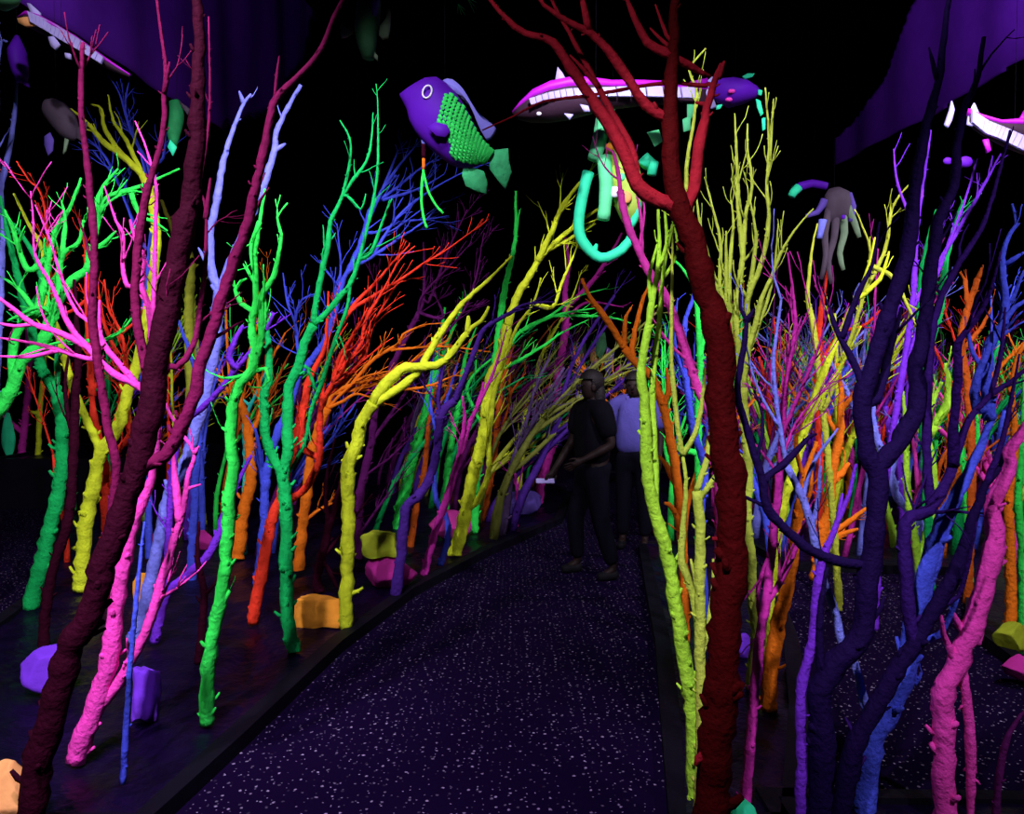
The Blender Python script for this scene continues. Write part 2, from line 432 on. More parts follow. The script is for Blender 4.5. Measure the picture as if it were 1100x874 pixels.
tree('deep green tree with a straight pointed foot and tall spiny crown beside the orange slab', 'dgreen',
     '316,700 309,664 307,609 308,562 306,524 304,511 309,485 309,443 311,415 322,390 327,369 337,349', (7.5, 5),
     [('304,511 287,475 284,423 288,410 289,375 284,336 280,322', 6, 4), ('337,349 339,331 346,291 353,260 355,238 368,210 376,172 376,149 365,129', 4, 1.5),
      ('337,349 348,339 363,321 376,306 386,278 393,251 404,213', 4, 2), ('386,278 399,271 411,238 421,213', 3, 1.5),
      ('368,210 378,195 396,167 401,121', 2.5, 1.2), ('368,210 373,210 388,225 393,208', 2, 1.5),
      ('376,306 373,331 363,357 353,387 343,418 335,438 327,476 309,510', 2, 3.5), ('322,390 330,395 339,420', 2, 2.5), ('393,251 405,190 406,120 404,90', 2, 1)], tw=.7, tl=(.06, .2), st=2.4)
tree('blue tree with long thin twigs fanning out below the big fish', 'blue',
     '276,628 283,570 284,536 288,500 297,468 310,440 320,405 335,387', (5, 4.5),
     [('320,405 325,390 320,375 317,347 309,326 304,293', 2.5, 1.2), ('317,347 318,336 325,321 337,316', 2, 1),
      ('335,387 353,357 364,320 373,293 399,276 429,256 455,238 477,215', 4, 1.2), ('373,293 390,255 399,223 424,203 457,177 472,172', 3, 1),
      ('399,250 409,248 432,238 455,236 480,232', 2, 1), ('411,215 449,203 477,187', 2, 1), ('385,270 393,243 411,203 427,162 424,154', 3, 1),
      ('411,203 427,180 449,154', 2, 1), ('353,357 360,320 366,290 362,240', 2.5, 1), ('284,536 279,485 274,460', 3.5, 3), ('399,276 430,230 470,200 512,178', 2, 1)], tw=1.2, tl=(.15, .4), st=.4)
tree('red tree with a smooth slanting foot and a dense fan of fine twigs', 'red',
     '271,669 284,600 292,557 302,534 309,503 317,475 320,460 327,433 332,408 343,387 350,369 351,347 353,313', (6.5, 2.5),
     [('302,536 312,536 330,521 343,491 343,460 345,438 358,410 376,387 388,367 393,344 411,313 429,280 446,264', 5, 1.3),
      ('358,410 378,362 393,339 417,305', 3, 1.5), ('345,430 353,385 373,339 399,319 429,301 455,283 480,268 525,235', 3, 1),
      ('373,339 383,324 404,303 421,283 440,263', 2.5, 1.2), ('358,412 368,408 391,382 401,349 424,308 430,298', 3, 1.2), ('358,410 363,387 383,354 395,330', 3, 1.2),
      ('350,425 380,400 395,360', 2.5, 1.2), ('343,491 325,480 327,440', 4, 3)], tw=1.1, tl=(.12, .35), st=.5)
tree('orange tree with a blunt foot and fine twigs reaching across the yellow tree', 'orange',
     '321,612 325,562 330,526 334,490 341,462 352,438', (6, 4.5),
     [('330,557 340,549 355,541 367,538', 2.5, 1.5), ('352,438 368,431 383,423 401,428', 2.5, 1.2), ('352,438 358,423 378,413 409,405 434,395 455,377 481,366', 3, 1),
      ('378,413 400,387 428,369 433,359 456,349 476,347', 2.5, 1), ('358,423 400,413 425,400 451,382 476,369', 2.5, 1), ('420,376 428,375 476,372 527,378', 2, 1),
      ('409,405 431,418 464,413 489,403 499,406', 2, 1), ('352,438 370,420 390,405 420,398', 2, 1)], tw=1.3, tl=(.1, .35), st=.5)
tree('yellow bent tree with a thick straight foot and two slanting boughs', 'yellow',
     '371,674 373,613 374,562 374,524 374,498 383,480 388,453 401,433', (7.5, 7),
     [('401,433 404,425 424,403 437,395 456,393 474,390 487,377 502,357 517,344 525,329', 7, 3.5), ('502,357 503,339', 3.5, 3),
      ('401,433 411,428 434,413 451,397 460,380 476,354 497,326 522,303 550,275', 6, 2.5), ('374,500 367,493', 5, 4), ('376,638 390,631', 3.5, 3), ('383,480 392,478', 3, 2.5)], tw=.12, tl=(.05, .12), st=1.2, slope=.15)
tree('olive yellow tree leaning over the walkway behind the pink rock', 'yellow',
     '488,597 497,562 504,529 512,496 520,465 525,425 528,403 537,385 545,349', (7.5, 5.5),
     [('545,349 555,319 565,303 578,280 588,268 611,248 637,228 665,215 690,205', 5, 1.5), ('578,280 593,248 606,218 637,180 650,165', 4, 1.3),
      ('499,550 515,534 525,506 525,471 530,425 537,403 555,352 573,326 581,298', 4, 2), ('588,268 609,258 640,240', 3, 1.5), ('593,330 605,300 618,270 622,255', 2.5, 1.2), ('573,326 593,330', 2, 2)], tw=.9, tl=(.15, .4), st=.6)
tree('slim magenta tree rising from the far purple rock beside the walking person', 'magenta',
     '579,541 581,519 588,496 595,471 598,438 599,403 604,375 608,344 607,311 611,285 607,255', (5, 3.5),
     [('599,410 578,423 560,432', 1.5, 1), ('609,330 637,301 660,265 668,250', 3, 2), ('608,344 630,325 670,330', 2, 1)], tw=.4)
tree('dark purple tree curving up over the stacked magenta and olive rocks', 'dusk',
     '425,640 431,593 436,547 448,534 461,514 469,486 474,445 489,430', (6, 4.5),
     [('489,430 494,418 507,385 520,354 548,336 563,327 596,324', 4, 2), ('474,450 471,423 480,380', 3, 2)], tw=.8, tl=(.2, .5))
tree('dusty pink tree with a slanting stem in front of the pink rock', 'magenta',
     '455,618 466,577 479,537 492,496 504,455 512,438 520,410', (4.5, 3),
     [('492,496 499,451 497,425', 3, 2), ('512,438 530,400 545,350', 2.5, 1)], tw=.8)
tree('blue sapling with a wavy foot beside the pink rock', 'blue',
     '473,607 481,577 479,555 469,539 467,511 470,470 480,430 492,390', (3.5, 2), [('470,470 462,430 466,380', 2, 1)], tw=1)
tree('green tree partly hidden behind the dark purple tree', 'green', '425,585 434,530 443,495 451,465 461,423 470,380 478,330', (7, 3),
     [('461,423 480,370 500,320', 3, 1.5)], tw=.8, d=8)
tree('green tree with thin arching twigs above the walking people', 'green',
     '509,572 511,540 512,516 520,460 530,400 534,369 542,311 553,260 554,205', (5, 3),
     [('534,392 558,357 591,339 619,319 651,310', 2.5, 1.2), ('558,357 596,339 639,331', 2, 1.2), ('596,339 619,339 655,341 678,347', 2, 1.2),
      ('530,400 548,392 583,372 604,357 637,341', 2.5, 1), ('520,460 502,415 532,382', 2, 2), ('553,260 558,225', 2, 1)], tw=.5)
tree('green short tree glimpsed between the dusty pink and purple stems', 'green', '478,560 480,510 487,464 494,428 499,387 512,350', (4.5, 2), [], tw=1, d=8.2)
tree('red orange slim tree behind the olive yellow stem', 'dorange', '521,560 522,539 530,496 535,448 540,410 552,370', (4.5, 2.5), [('535,448 550,420 565,400', 2, 1), ('532,480 545,440 548,400', 2, 1)], tw=1, d=8.6)
tree('brown orange slim tree behind the dark purple tree', 'dorange', '440,590 448,540 456,504 461,453 470,410', (4, 2), [('461,453 480,420 495,380', 2, 1)], tw=1.2, d=7.2)
tree('yellow thin stem standing beyond the olive yellow tree', 'yellow', '556,548 560,493 565,443 573,418 578,395 590,360', (3.5, 2), [('573,418 582,380 610,330 625,290', 2, 1)], tw=1, d=9.4)
tree('small pink forked sapling in front of the far purple rock', 'magenta', '555,566 555,524 550,491', (2, 1.2), [('555,524 546,495', 1.5, 1), ('555,530 562,500', 1.3, 1)], tw=.4)
tree('dim plum tree with wiry twigs between the red tree and the yellow tree', 'plum',
     '384,600 385,560 388,524 399,475 404,438 424,387 447,341 455,318 455,260', (5.5, 2),
     [('399,475 430,430 451,400 470,380', 2.5, 1), ('390,512 420,490 451,460', 2, 1), ('385,575 410,540 440,500', 2, 1), ('440,350 448,344 453,319 476,293 507,260', 2, 1),
      ('476,341 464,311', 2, 1.5), ('460,325 484,263 502,225', 2, 1), ('404,438 440,395 500,330 520,250', 2, 1)], tw=1.3, tl=(.2, .5), d=6.6)
tree('low maroon tree with root like stems beside the orange slab', 'maroon', '343,636 341,618 353,567 365,526 372,490', (6, 3),
     [('344,602 352,610 363,633', 3, 2.5), ('345,600 370,570 400,530', 2.5, 1.2), ('353,567 350,520 360,470', 3, 1.5)], tw=.8)
tree('dark green tree with a bent stem at the edge of the left side carpet', 'dgreen',
     '33,652 41,619 51,578 64,522 67,489 66,451 59,420 46,400', (8.5, 6),
     [('46,400 38,370 30,340 20,300 8,250 0,210', 6, 3), ('30,340 45,310 40,280 15,240', 5, 3), ('59,420 62,400 60,370', 4, 2.5)], tw=.5)
tree('bright green crooked tree sweeping in from beyond the left edge', 'green',
     '-70,700 -50,600 -25,480 0,438 15,412 25,386 46,368 61,327 74,304 94,289 97,269', (9, 4),
     [('15,412 15,363 38,335 48,302 53,274 61,246 74,225 84,200 87,191', 5.5, 2.5), ('46,368 51,343 62,320 66,276 84,261 90,236', 5, 3), ('53,274 30,290 15,250 5,225', 4, 2.5),
      ('94,289 104,246 109,225 130,208', 3.5, 2), ('104,246 112,214 153,199 193,181', 3, 2), ('100,235 109,204 127,181', 3, 2), ('97,269 110,262 125,248', 3, 2),
      ('46,368 56,340 40,330 8,345', 4, 2.5), ('25,386 50,372 70,366', 3, 2), ('112,365 130,355 142,341', 2.5, 2), ('38,335 20,310 5,300', 3.5, 2), ('66,276 70,240 66,215', 3, 2), ('150,230 165,238 180,248', 3, 2)],
     d=4.5, tw=1.3, tl=(.08, .28), st=.8, slope=.2)
tree('yellow tree with a sturdy stubby foot among the red and maroon stems', 'yellow',
     '86,634 92,565 102,515 109,484 125,464 135,430 150,380 163,310 168,250 160,203 153,188', (8, 4),
     [('79,588 85,592', 3, 3), ('153,188 135,170 112,153 92,130 76,117', 4, 2.5), ('135,170 125,158 112,137 109,117 98,112', 3, 2), ('155,195 150,181 135,150 122,130 116,102', 3, 1.8),
      ('109,484 80,420 60,350 51,332 46,271 31,241 15,208', 5, 2.5)], tw=.3)
tree('olive tree standing behind the long lavender blue tree', 'olive', '216,562 212,520 206,440 203,340 204,276 188,251 173,215', (6, 4), [('205,430 211,380 208,320', 5, 3)], tw=.4)
tree('scarlet tree with several upright stems behind the hot pink tree', 'red',
     '117,606 115,553 112,507 104,464 99,425 107,408', (6, 4),
     [('120,520 125,487 139,466 132,438 137,404 130,358 117,332 112,300', 4, 2), ('122,490 122,464 130,425 124,380', 4, 2), ('99,425 94,322 92,264 84,233', 4, 2.5), ('130,358 150,340 160,310', 2, 1), ('60,330 48,219 31,193 18,173', 2, 1.5),
      ('125,380 110,340 105,300', 2.5, 1)], tw=1.2, d=6, tl=(.15, .4))
tree('long lavender blue tree bending up to two pale bare tips', 'lavender',
     '143,688 156,648 164,612 173,573 183,527 198,502 209,464 216,438 224,405 231,370 234,327 237,312', (7, 6.5),
     [('237,312 229,297 226,276 226,246 234,213 237,187 246,152 256,124 262,111 270,101', 5.5, 3), ('262,111 257,98', 2.5, 2),
      ('237,312 244,292 262,250 279,210 287,187 295,162 297,141 309,116 323,91', 5, 4), ('295,162 307,154', 3, 2), ('222,282 213,266', 3, 2)], bcol=None, tw=.1, st=.6)
tree('violet tree with a slanting stem passing behind the bright green tree', 'purple',
     '166,690 178,641 197,621 220,600 236,573 241,553 255,520 270,489', (5, 4),
     [('178,641 182,560 188,490 201,453 219,436 239,415 254,396 269,377 281,362 294,336', 4, 4), ('254,396 246,382 261,349', 4, 3)], tw=.3)
tree('thin dim blue stem beside the lower purple rock', 'blue', '132,841 135,791 138,743 142,690 150,610 155,560', (3.5, 2.5), [], tw=.3, st=.8)
tree('thin dark maroon stem behind the bright green tree', 'maroon', '213,712 218,664 219,632 212,600 214,560', (4.5, 3), [('219,640 232,625 235,612', 2.5, 2), ('219,650 210,640', 2, 1.5)], tw=.4)
tree('dark maroon straight tree rising above the large purple rock', 'maroon', '48,700 48,664 57,610 74,553 79,476 81,425 84,380 80,300', (6, 4), [('79,476 70,420 74,380', 3, 2)], tw=.5)
tree('orange stump like tree behind the bright green stem', 'orange', '255,600 260,560 266,530 270,511 267,470 262,440 250,410', (7.5, 4), [('262,440 245,420 232,395', 3, 2), ('267,470 280,440 276,400', 3, 2)], tw=.8)
tree('cyan thin forked sapling behind the bright green crown', 'cyan', '262,560 264,500 263,456 269,436 278,418 285,400', (3, 2.5), [('269,436 260,428', 2, 1.5)], tw=.3, d=6.8)
tree('blue tree standing between the orange stump and the violet stem', 'blue', '205,640 208,560 211,500 214,450 210,400 190,340', (5, 3), [('213,470 225,430 240,380', 3, 1.5)], tw=.6, d=6)
tree('pink little tree on the raised far bed', 'magenta', '23,488 28,443 31,400 28,350', (4, 2.5), [('25,465 5,448 -5,440', 3, 2), ('31,400 40,360', 2, 1.5)], d=10.6, zb=.62, tw=.6)
tree('yellow little tree on the raised far bed', 'yellow', '41,490 43,440 46,410 50,370', (3, 2), [('43,445 33,442', 3, 3)], d=10.4, zb=.62, tw=.6)
tree('steel blue bare stem rising at the left edge below the violet lantern fish', 'lavender', '-12,640 -8,500 0,330 2,240 0,205 8,170 16,120 18,80 20,62', (4, 3), [('-2,270 -2,70 8,44', 3, 2)], d=5.2, tw=.2)
tree('dusky blue tree with faint thin twigs behind the yellow tips', 'blue', '160,600 158,480 152,380 158,300 165,230 160,180 140,140 128,100 115,80', (4, 1.2),
     [('160,180 175,170 178,140', 2, 1), ('152,260 120,180 95,150 70,140', 2, 1), ('162,210 150,160 135,120 140,80', 2, 1)], d=6.6, tw=1.2, tl=(.2, .5))
# ------------------------------------------------------------------ trees of the right side
tree('big dark red tree with a thick rough trunk and boughs spreading overhead', 'crimson',
     '756,915 763,874 770,791 776,727 779,664 785,604 785,527 778,476 774,425 775,395 770,353 755,302 742,251 728,213 719,153 720,102 724,51 725,-30', (20, 10),
     [('730,222 722,220 696,208 684,198 665,153 643,117 620,84 594,46 564,36 543,20 520,-8', 10, 4, .1),
      ('684,190 678,158 658,122 643,94 612,36 599,13 590,-5', 4.5, 3, .2), ('645,96 622,69 612,59', 3, 2),
      ('716,128 693,112 676,87 658,61 643,43 632,33 609,23 584,5 575,-8', 6.5, 4, -.1), ('632,33 630,18 624,-10', 5, 4),
      ('722,60 714,56 696,46 683,23 670,-8', 5.5, 4), ('726,62 740,70 755,79 763,82', 4.5, 4),
      ('735,230 745,205 749,165 757,127 765,94 770,82 775,69', 8, 5, .15), ('772,84 778,66', 3.5, 3),
      ('762,90 757,92 721,89 691,92 653,99 622,104 584,109 551,125 518,140', 2.6, 1.6, .1),
      ('720,44 716,38 704,5', 3, 2), ('718,50 698,30', 3, 2), ('776,415 780,380 780,342', 10, 8, .3), ('780,580 765,578', 6, 4), ('765,800 750,815 747,822', 6, 5), ('757,112 747,110', 3, 3)], tw=.06, st=1.0, tl=(.08, .2), bcol='scarlet')  # boughs in a brighter red, with light from above painted in
tree('yellow lime tree with a tapering speckled stem beside the walkway', 'lime',
     '745,905 746,791 738,727 728,664 719,606 704,553 696,515 694,476 693,438 689,402 694,365 701,322 707,289 708,251 707,225', (9, 4),
     [('704,550 703,489 701,438 701,404 708,345 712,297 722,241', 5, 3, .25), ('694,470 685,462', 4, 3), ('700,325 697,300 706,262', 3, 2), ('707,289 716,262 713,215', 2.5, 2), ('712,300 728,270 722,235', 2, 1.5)], d=2.8, tw=.35, tl=(.06, .15), st=1.6, slope=.2)
tree('lime olive tree with forked stems close against the dark red trunk', 'straw',
     '750,905 754,791 752,695 752,604 752,553 748,527', (7, 5),
     [('748,527 760,489 766,448', 4.5, 2.5), ('752,535 760,524 770,509 775,484', 3.5, 3), ('752,760 749,664 738,620 732,604 735,553 737,515 733,489', 5, 4.5, .1),
      ('733,489 727,451 722,400 721,378 722,302 723,243', 3.5, 2), ('733,489 747,464 755,425 757,395', 3.5, 2.5), ('756,700 765,640 766,600', 3.5, 2.5), ('752,650 746,620 742,600', 3, 2.5)], d=2.72, tw=.15, tl=(.05, .12), st=1.6, slope=.12)
tree('pale yellow tree with a broom of upright knobbly shoots', 'straw',
     '805,740 808,711 811,676 808,648 808,610 803,560 804,500 800,450 797,416', (4.5, 5.5),
     [('797,416 785,370 780,330 773,307 774,260 766,225 757,190', 3.5, 1.8), ('785,360 783,302 785,271 788,238 785,215', 3.5, 2), ('797,416 791,343 793,312 798,276 801,231 808,200 803,160 803,133', 4, 1.8),
      ('798,410 803,378 803,322 811,302 821,271 826,233 824,200 826,150 822,94', 4, 1.8), ('826,180 829,140 831,106', 2, 1.4), ('798,416 803,378 813,343 818,320 829,297 839,271 857,243 874,224', 3.5, 1.8),
      ('780,330 780,284 780,248', 3, 1.8), ('798,276 793,220 791,160 789,122', 3, 1.6), ('780,340 760,300 745,250 737,190 745,130 748,95 740,75 758,52', 3, 2), ('803,322 812,260 806,215', 3, 1.6),
      ('795,400 815,350 830,300 836,240', 2.5, 1.5), ('785,350 768,300 752,240 747,195', 2.5, 1.5)], tw=.8, tl=(.08, .3), st=2.2, slope=.25, up=.8)
IND = []
tree('dark indigo tree with a low side bough reaching toward the dark red trunk', 'indigo',
     '880,900 883,820 880,757 884,732 900,710 914,697 927,678 930,640 935,604 942,553 942,507 930,484 927,425 929,416 940,383 957,327 970,289 978,251 983,200 993,143 1008,89 1013,51 1021,-20', (14, 6),
     [('935,607 895,601 864,586 839,563 824,545 820,520 813,497 801,456 792,419 798,378 802,345 796,332 796,309', 6, 4, .1), ('802,345 810,332', 4, 3), ('822,515 824,512 849,492 869,469 877,466', 5, 3.5),
      ('944,500 963,476 980,451 988,413 983,395 993,353 1000,290 1008,238 1024,200 1029,153 1036,115 1049,89 1057,40', 11, 5, .1), ('927,420 922,400 904,365 894,343 892,330', 5, 3), ('904,363 922,315 937,284 945,238', 4, 2),
      ('1008,89 998,51', 3, 2), ('883,735 880,690 882,647 889,609', 5, 4), ('942,430 955,378 963,353 968,330', 6, 4), ('886,729 880,705', 3, 2), ('927,678 945,655 950,640', 3.5, 2.5)], d=2.6, tw=.22, tl=(.15, .45), st=.6)
tree('dark indigo tree leaning across the blue trunk with wiry upper stems', 'indigo',
     '900,905 908,851 920,794 945,751 967,713 983,691 1008,647 1030,606 1044,558 1060,520 1074,502', (11, 7),
     [('983,691 975,640 973,563 998,548 1019,512 1031,476 1041,451 1064,425 1085,410 1110,390', 8, 4, .1), ('1024,500 1024,464 1029,400 1029,368 1049,343 1064,312 1075,270', 6, 3), ('1000,545 995,480 998,378 1008,327 1031,281 1054,246 1069,200 1085,140', 6, 3, .1),
      ('1060,520 1080,460 1095,380', 4, 2), ('920,794 908,770', 3, 2), ('915,830 930,812', 4, 4), ('1008,647 1030,640 1050,560', 3, 2), ('1064,425 1075,380 1080,330', 3, 2)], d=2.55, bcol='indigo_lit', tw=.3, tl=(.15, .45), st=.6)  # branch colour is the indigo with light painted in
tree('violet upright stem standing next to the dark indigo tree', 'purple', '860,900 861,820 861,741 873,688 877,640 884,600 900,560 912,530 920,498', (6, 4), [('861,815 868,805', 4, 4), ('900,560 905,530', 3, 3)], d=2.62, tw=.1)
tree('pink stout tree with a peeling trunk at the right edge', 'pink',
     '1014,900 1014,804 1014,744 1027,716 1036,694 1050,656 1061,609 1069,578 1066,543 1077,517 1087,497 1084,484 1100,461 1120,430', (12, 9),
     [('1034,720 1043,804 1042,900', 6, 6, 0), ('1027,712 1014,682 1011,660', 4, 3), ('1036,680 1024,658', 4.5, 4.5), ('1050,690 1057,660', 6, 3)], d=2.66, tw=.05, st=1)
tree('blue thick tree with a ragged foot behind the pink stout tree', 'blue',
     '925,900 930,826 939,788 955,763 972,716 984,660 996,616 1008,573 1024,540 1039,509 1054,481 1064,451 1068,425', (14, 6),
     [('1064,451 1060,411 1064,368 1077,353 1080,322 1077,276 1085,251 1092,241 1087,219', 7, 3), ('1080,322 1087,322 1100,290', 3, 2), ('1078,285 1100,271', 3, 3), ('1050,440 1049,411 1064,368', 6, 5), ('1060,400 1045,380 1040,350', 4, 2),
      ('977,716 985,735 990,722', 5, 3), ('1064,368 1090,330 1110,320', 4, 3), ('985,690 1010,680 1030,640', 5, 3)], d=2.72, tw=.7, tl=(.06, .2))
tree('pale lavender jointed stem winding behind the dark indigo trees', 'lavender',
     '906,900 918,820 932,772 925,740 918,712 905,690 897,655 880,610 873,568 863,537 845,500', (5, 4),
     [('930,765 922,750', 4, 4), ('873,568 880,530 882,500', 3, 2), ('845,500 838,460 831,398 835,350 839,322 831,297 829,264', 3, 1.5), ('838,460 820,430 808,400 800,360', 2, 1), ('863,537 872,500 900,460', 3, 2)], d=2.8, tw=.5)
tree('orange tree with a thick straight foot ending blunt on the black bed', 'orange',
     '826,762 829,710 839,656 848,616 857,553 864,515 877,474', (9, 5), [('857,553 870,530 872,500', 3, 2), ('864,515 855,480 858,440', 3, 2)], tw=.4)
tree('orange brown tree with stubby side boughs behind the violet stem', 'orange',
     '876,622 880,600 884,570 891,543 894,507 901,471 904,425 900,390', (6.5, 4),
     [('893,520 905,507 912,497', 5, 4), ('884,570 876,560 868,563', 4, 3), ('888,575 907,563 932,545', 4, 3.5), ('880,590 900,575 922,568', 4, 3.5), ('901,471 896,461 881,433 878,410', 3, 2), ('904,440 925,410 935,370', 3, 2)], tw=.5)
tree('bright yellow slanting tree crossing the magenta thicket', 'yellow',
     '822,728 828,640 838,560 849,515 862,471 874,433 885,400 896,373 919,322 932,289 940,255', (6, 3), [('866,455 890,415 904,391 925,350', 3.5, 2), ('919,322 945,300 955,270', 3, 2)], tw=.3)
tree('long pink curving tree passing behind the dark red trunk toward the octopus', 'pink',
     '775,690 774,600 772,500 773,466 765,446 750,418 740,388 729,353 714,317 699,294 686,269 671,231 666,205', (6, 4),
     [('666,205 663,180 658,163 650,158', 2.6, 2), ('690,275 688,230 678,183', 2, 1.4), ('686,269 692,230 690,205', 2, 1.4), ('740,388 720,370 700,340', 2, 1.5)], d=4.5, tw=.5)
tree('magenta tree with a smooth stem and a dense brush of thin shoots', 'magenta',
     '798,900 804,823 811,743 817,680 823,648 828,600', (6, 5),
     [('823,648 843,616 858,580 872,540', 4, 2), ('828,600 832,560 836,527 839,489 841,451 844,415 854,353 852,315 846,271', 5.5, 2), ('839,470 860,420 880,370 895,310', 3, 1), ('841,451 828,400 838,340', 2.5, 1), ('841,440 850,380 870,330', 2.5, 1), ('830,590 815,630 817,680', 3, 3), ('838,500 858,450 895,410', 2.5, 1)], d=2.66, lean=.35, tw=1.2, tl=(.15, .4))
tree('blue slender tree seen between the lime stems', 'blue', '757,655 752,560 757,500 745,464 738,413 735,353 745,317 750,270', (5, 3), [('755,500 768,470 775,430', 4, 2), ('738,413 725,370 728,320', 2.5, 1.5)], d=5, tw=.6)
tree('orange spiky tree reaching left above the people from behind the lime stem', 'orange',
     '736,690 734,600 730,540 722,480 712,435 700,405 684,391 671,374', (5.5, 4.5),
     [('671,374 653,345 635,320 625,299', 4, 3.5), ('682,388 679,373 689,327 699,302', 3.5, 2.5), ('671,376 672,340 678,330', 3, 2.5), ('730,530 716,500 707,490', 4.5, 3.5), ('712,440 718,420 716,395', 4, 3), ('733,580 724,548 714,540', 4, 4)], d=4.5, tw=.35, tl=(.06, .15), st=1.6)
tree('green slim tree glimpsed between the dark red trunk and the pink tree', 'green', '752,640 751,560 750,450 752,380 750,345 745,310 735,290 722,278', (4.5, 3), [('752,380 765,330 775,290', 3, 2), ('722,480 715,470', 4, 4)], d=5.6, tw=.5)
tree('orange red pole like tree above the magenta shoots', 'red', '878,600 880,500 879,378 881,340 886,307 890,280', (4.5, 3), [('879,400 900,360 927,350 942,337 960,317', 2.5, 1.5)], d=6.4, tw=.5)
tree('pale lavender tree with angular boughs behind the indigo fork', 'lavender', '985,632 986,588 988,563 978,550 963,532 957,509 945,480 930,450 917,438 907,415 890,385', (5, 3.5), [('957,509 965,470 960,430', 4, 2.5), ('988,575 1000,560 1010,530', 3, 2), ('945,480 938,440 945,400', 3, 2)], d=6, tw=.6)
tree('lime tree with two upright stems behind the indigo fork', 'lime', '990,640 985,590 975,527 973,466 970,420', (4.5, 3), [('988,615 1003,522 996,456 1012,410', 5, 4), ('996,470 1018,430 1016,390', 6, 4)], d=5.8, tw=.6)
tree('green tree behind the blue thick tree', 'green', '1042,640 1040,580 1038,520 1030,470 1020,420', (4.5, 3), [('1038,520 1050,480 1048,430', 3, 2)], d=5.8, tw=.8)
tree('dark green twin stemmed tree above the indigo boughs', 'dgreen', '1000,632 995,520 990,400 989,310 996,262 1006,225', (5, 3), [('990,400 1010,330 1016,280 1028,235 1035,215', 5, 3), ('992,290 1003,282', 4, 3)], d=5.6, tw=.6)
tree('orange tree at the right edge behind the pink stout tree', 'orange', '1085,705 1086,600 1083,540 1090,470 1085,400', (6, 4), [('1086,420 1095,380 1110,360', 4, 3)], d=4.4, tw=.5)
tree('green tree at the right edge beside the yellow green rock', 'green', '1098,700 1099,600 1093,540 1098,480 1100,400', (5.5, 3), [('1096,520 1112,450', 3, 2)], d=4.5, tw=.7)
tree('orange forked tree with thorny tips above the blue thick tree', 'dorange', '1040,630 1044,520 1040,420 1032,365 1040,330 1050,300', (4.5, 3), [('1040,335 1036,300 1031,292', 3, 2), ('1050,300 1056,284', 3, 2), ('1035,375 1055,350 1065,330', 3, 2)], d=5.4, tw=.5)
tree('dim plum stem on the carpet corner near the pink stout tree', 'plum', '1068,905 1075,820 1088,780 1105,760', (4, 3), [], d=2.6, tw=.2)
tree('purple tree with pale upright tips below the pink backed shark', 'purple', '940,640 945,560 960,460 980,330 985,250 1000,140', (5, 2), [('970,400 1005,300 1035,220 1050,170', 3, 1.5), ('985,250 965,200 960,160', 2, 1.2), ('980,330 1045,220 1075,165', 3, 1.5)], d=4.8, tw=.5)
tree('yellow thin tree with arching stems under the dim hanging creature', 'olive', '900,625 890,500 875,360 868,320 872,270 878,240', (4, 2), [('885,440 915,360 935,280 925,240 918,225', 3, 1.5), ('925,320 950,270 960,220 985,190', 2.5, 1.5), ('935,285 960,300 985,350', 4, 2)], d=5.2, tw=.5)

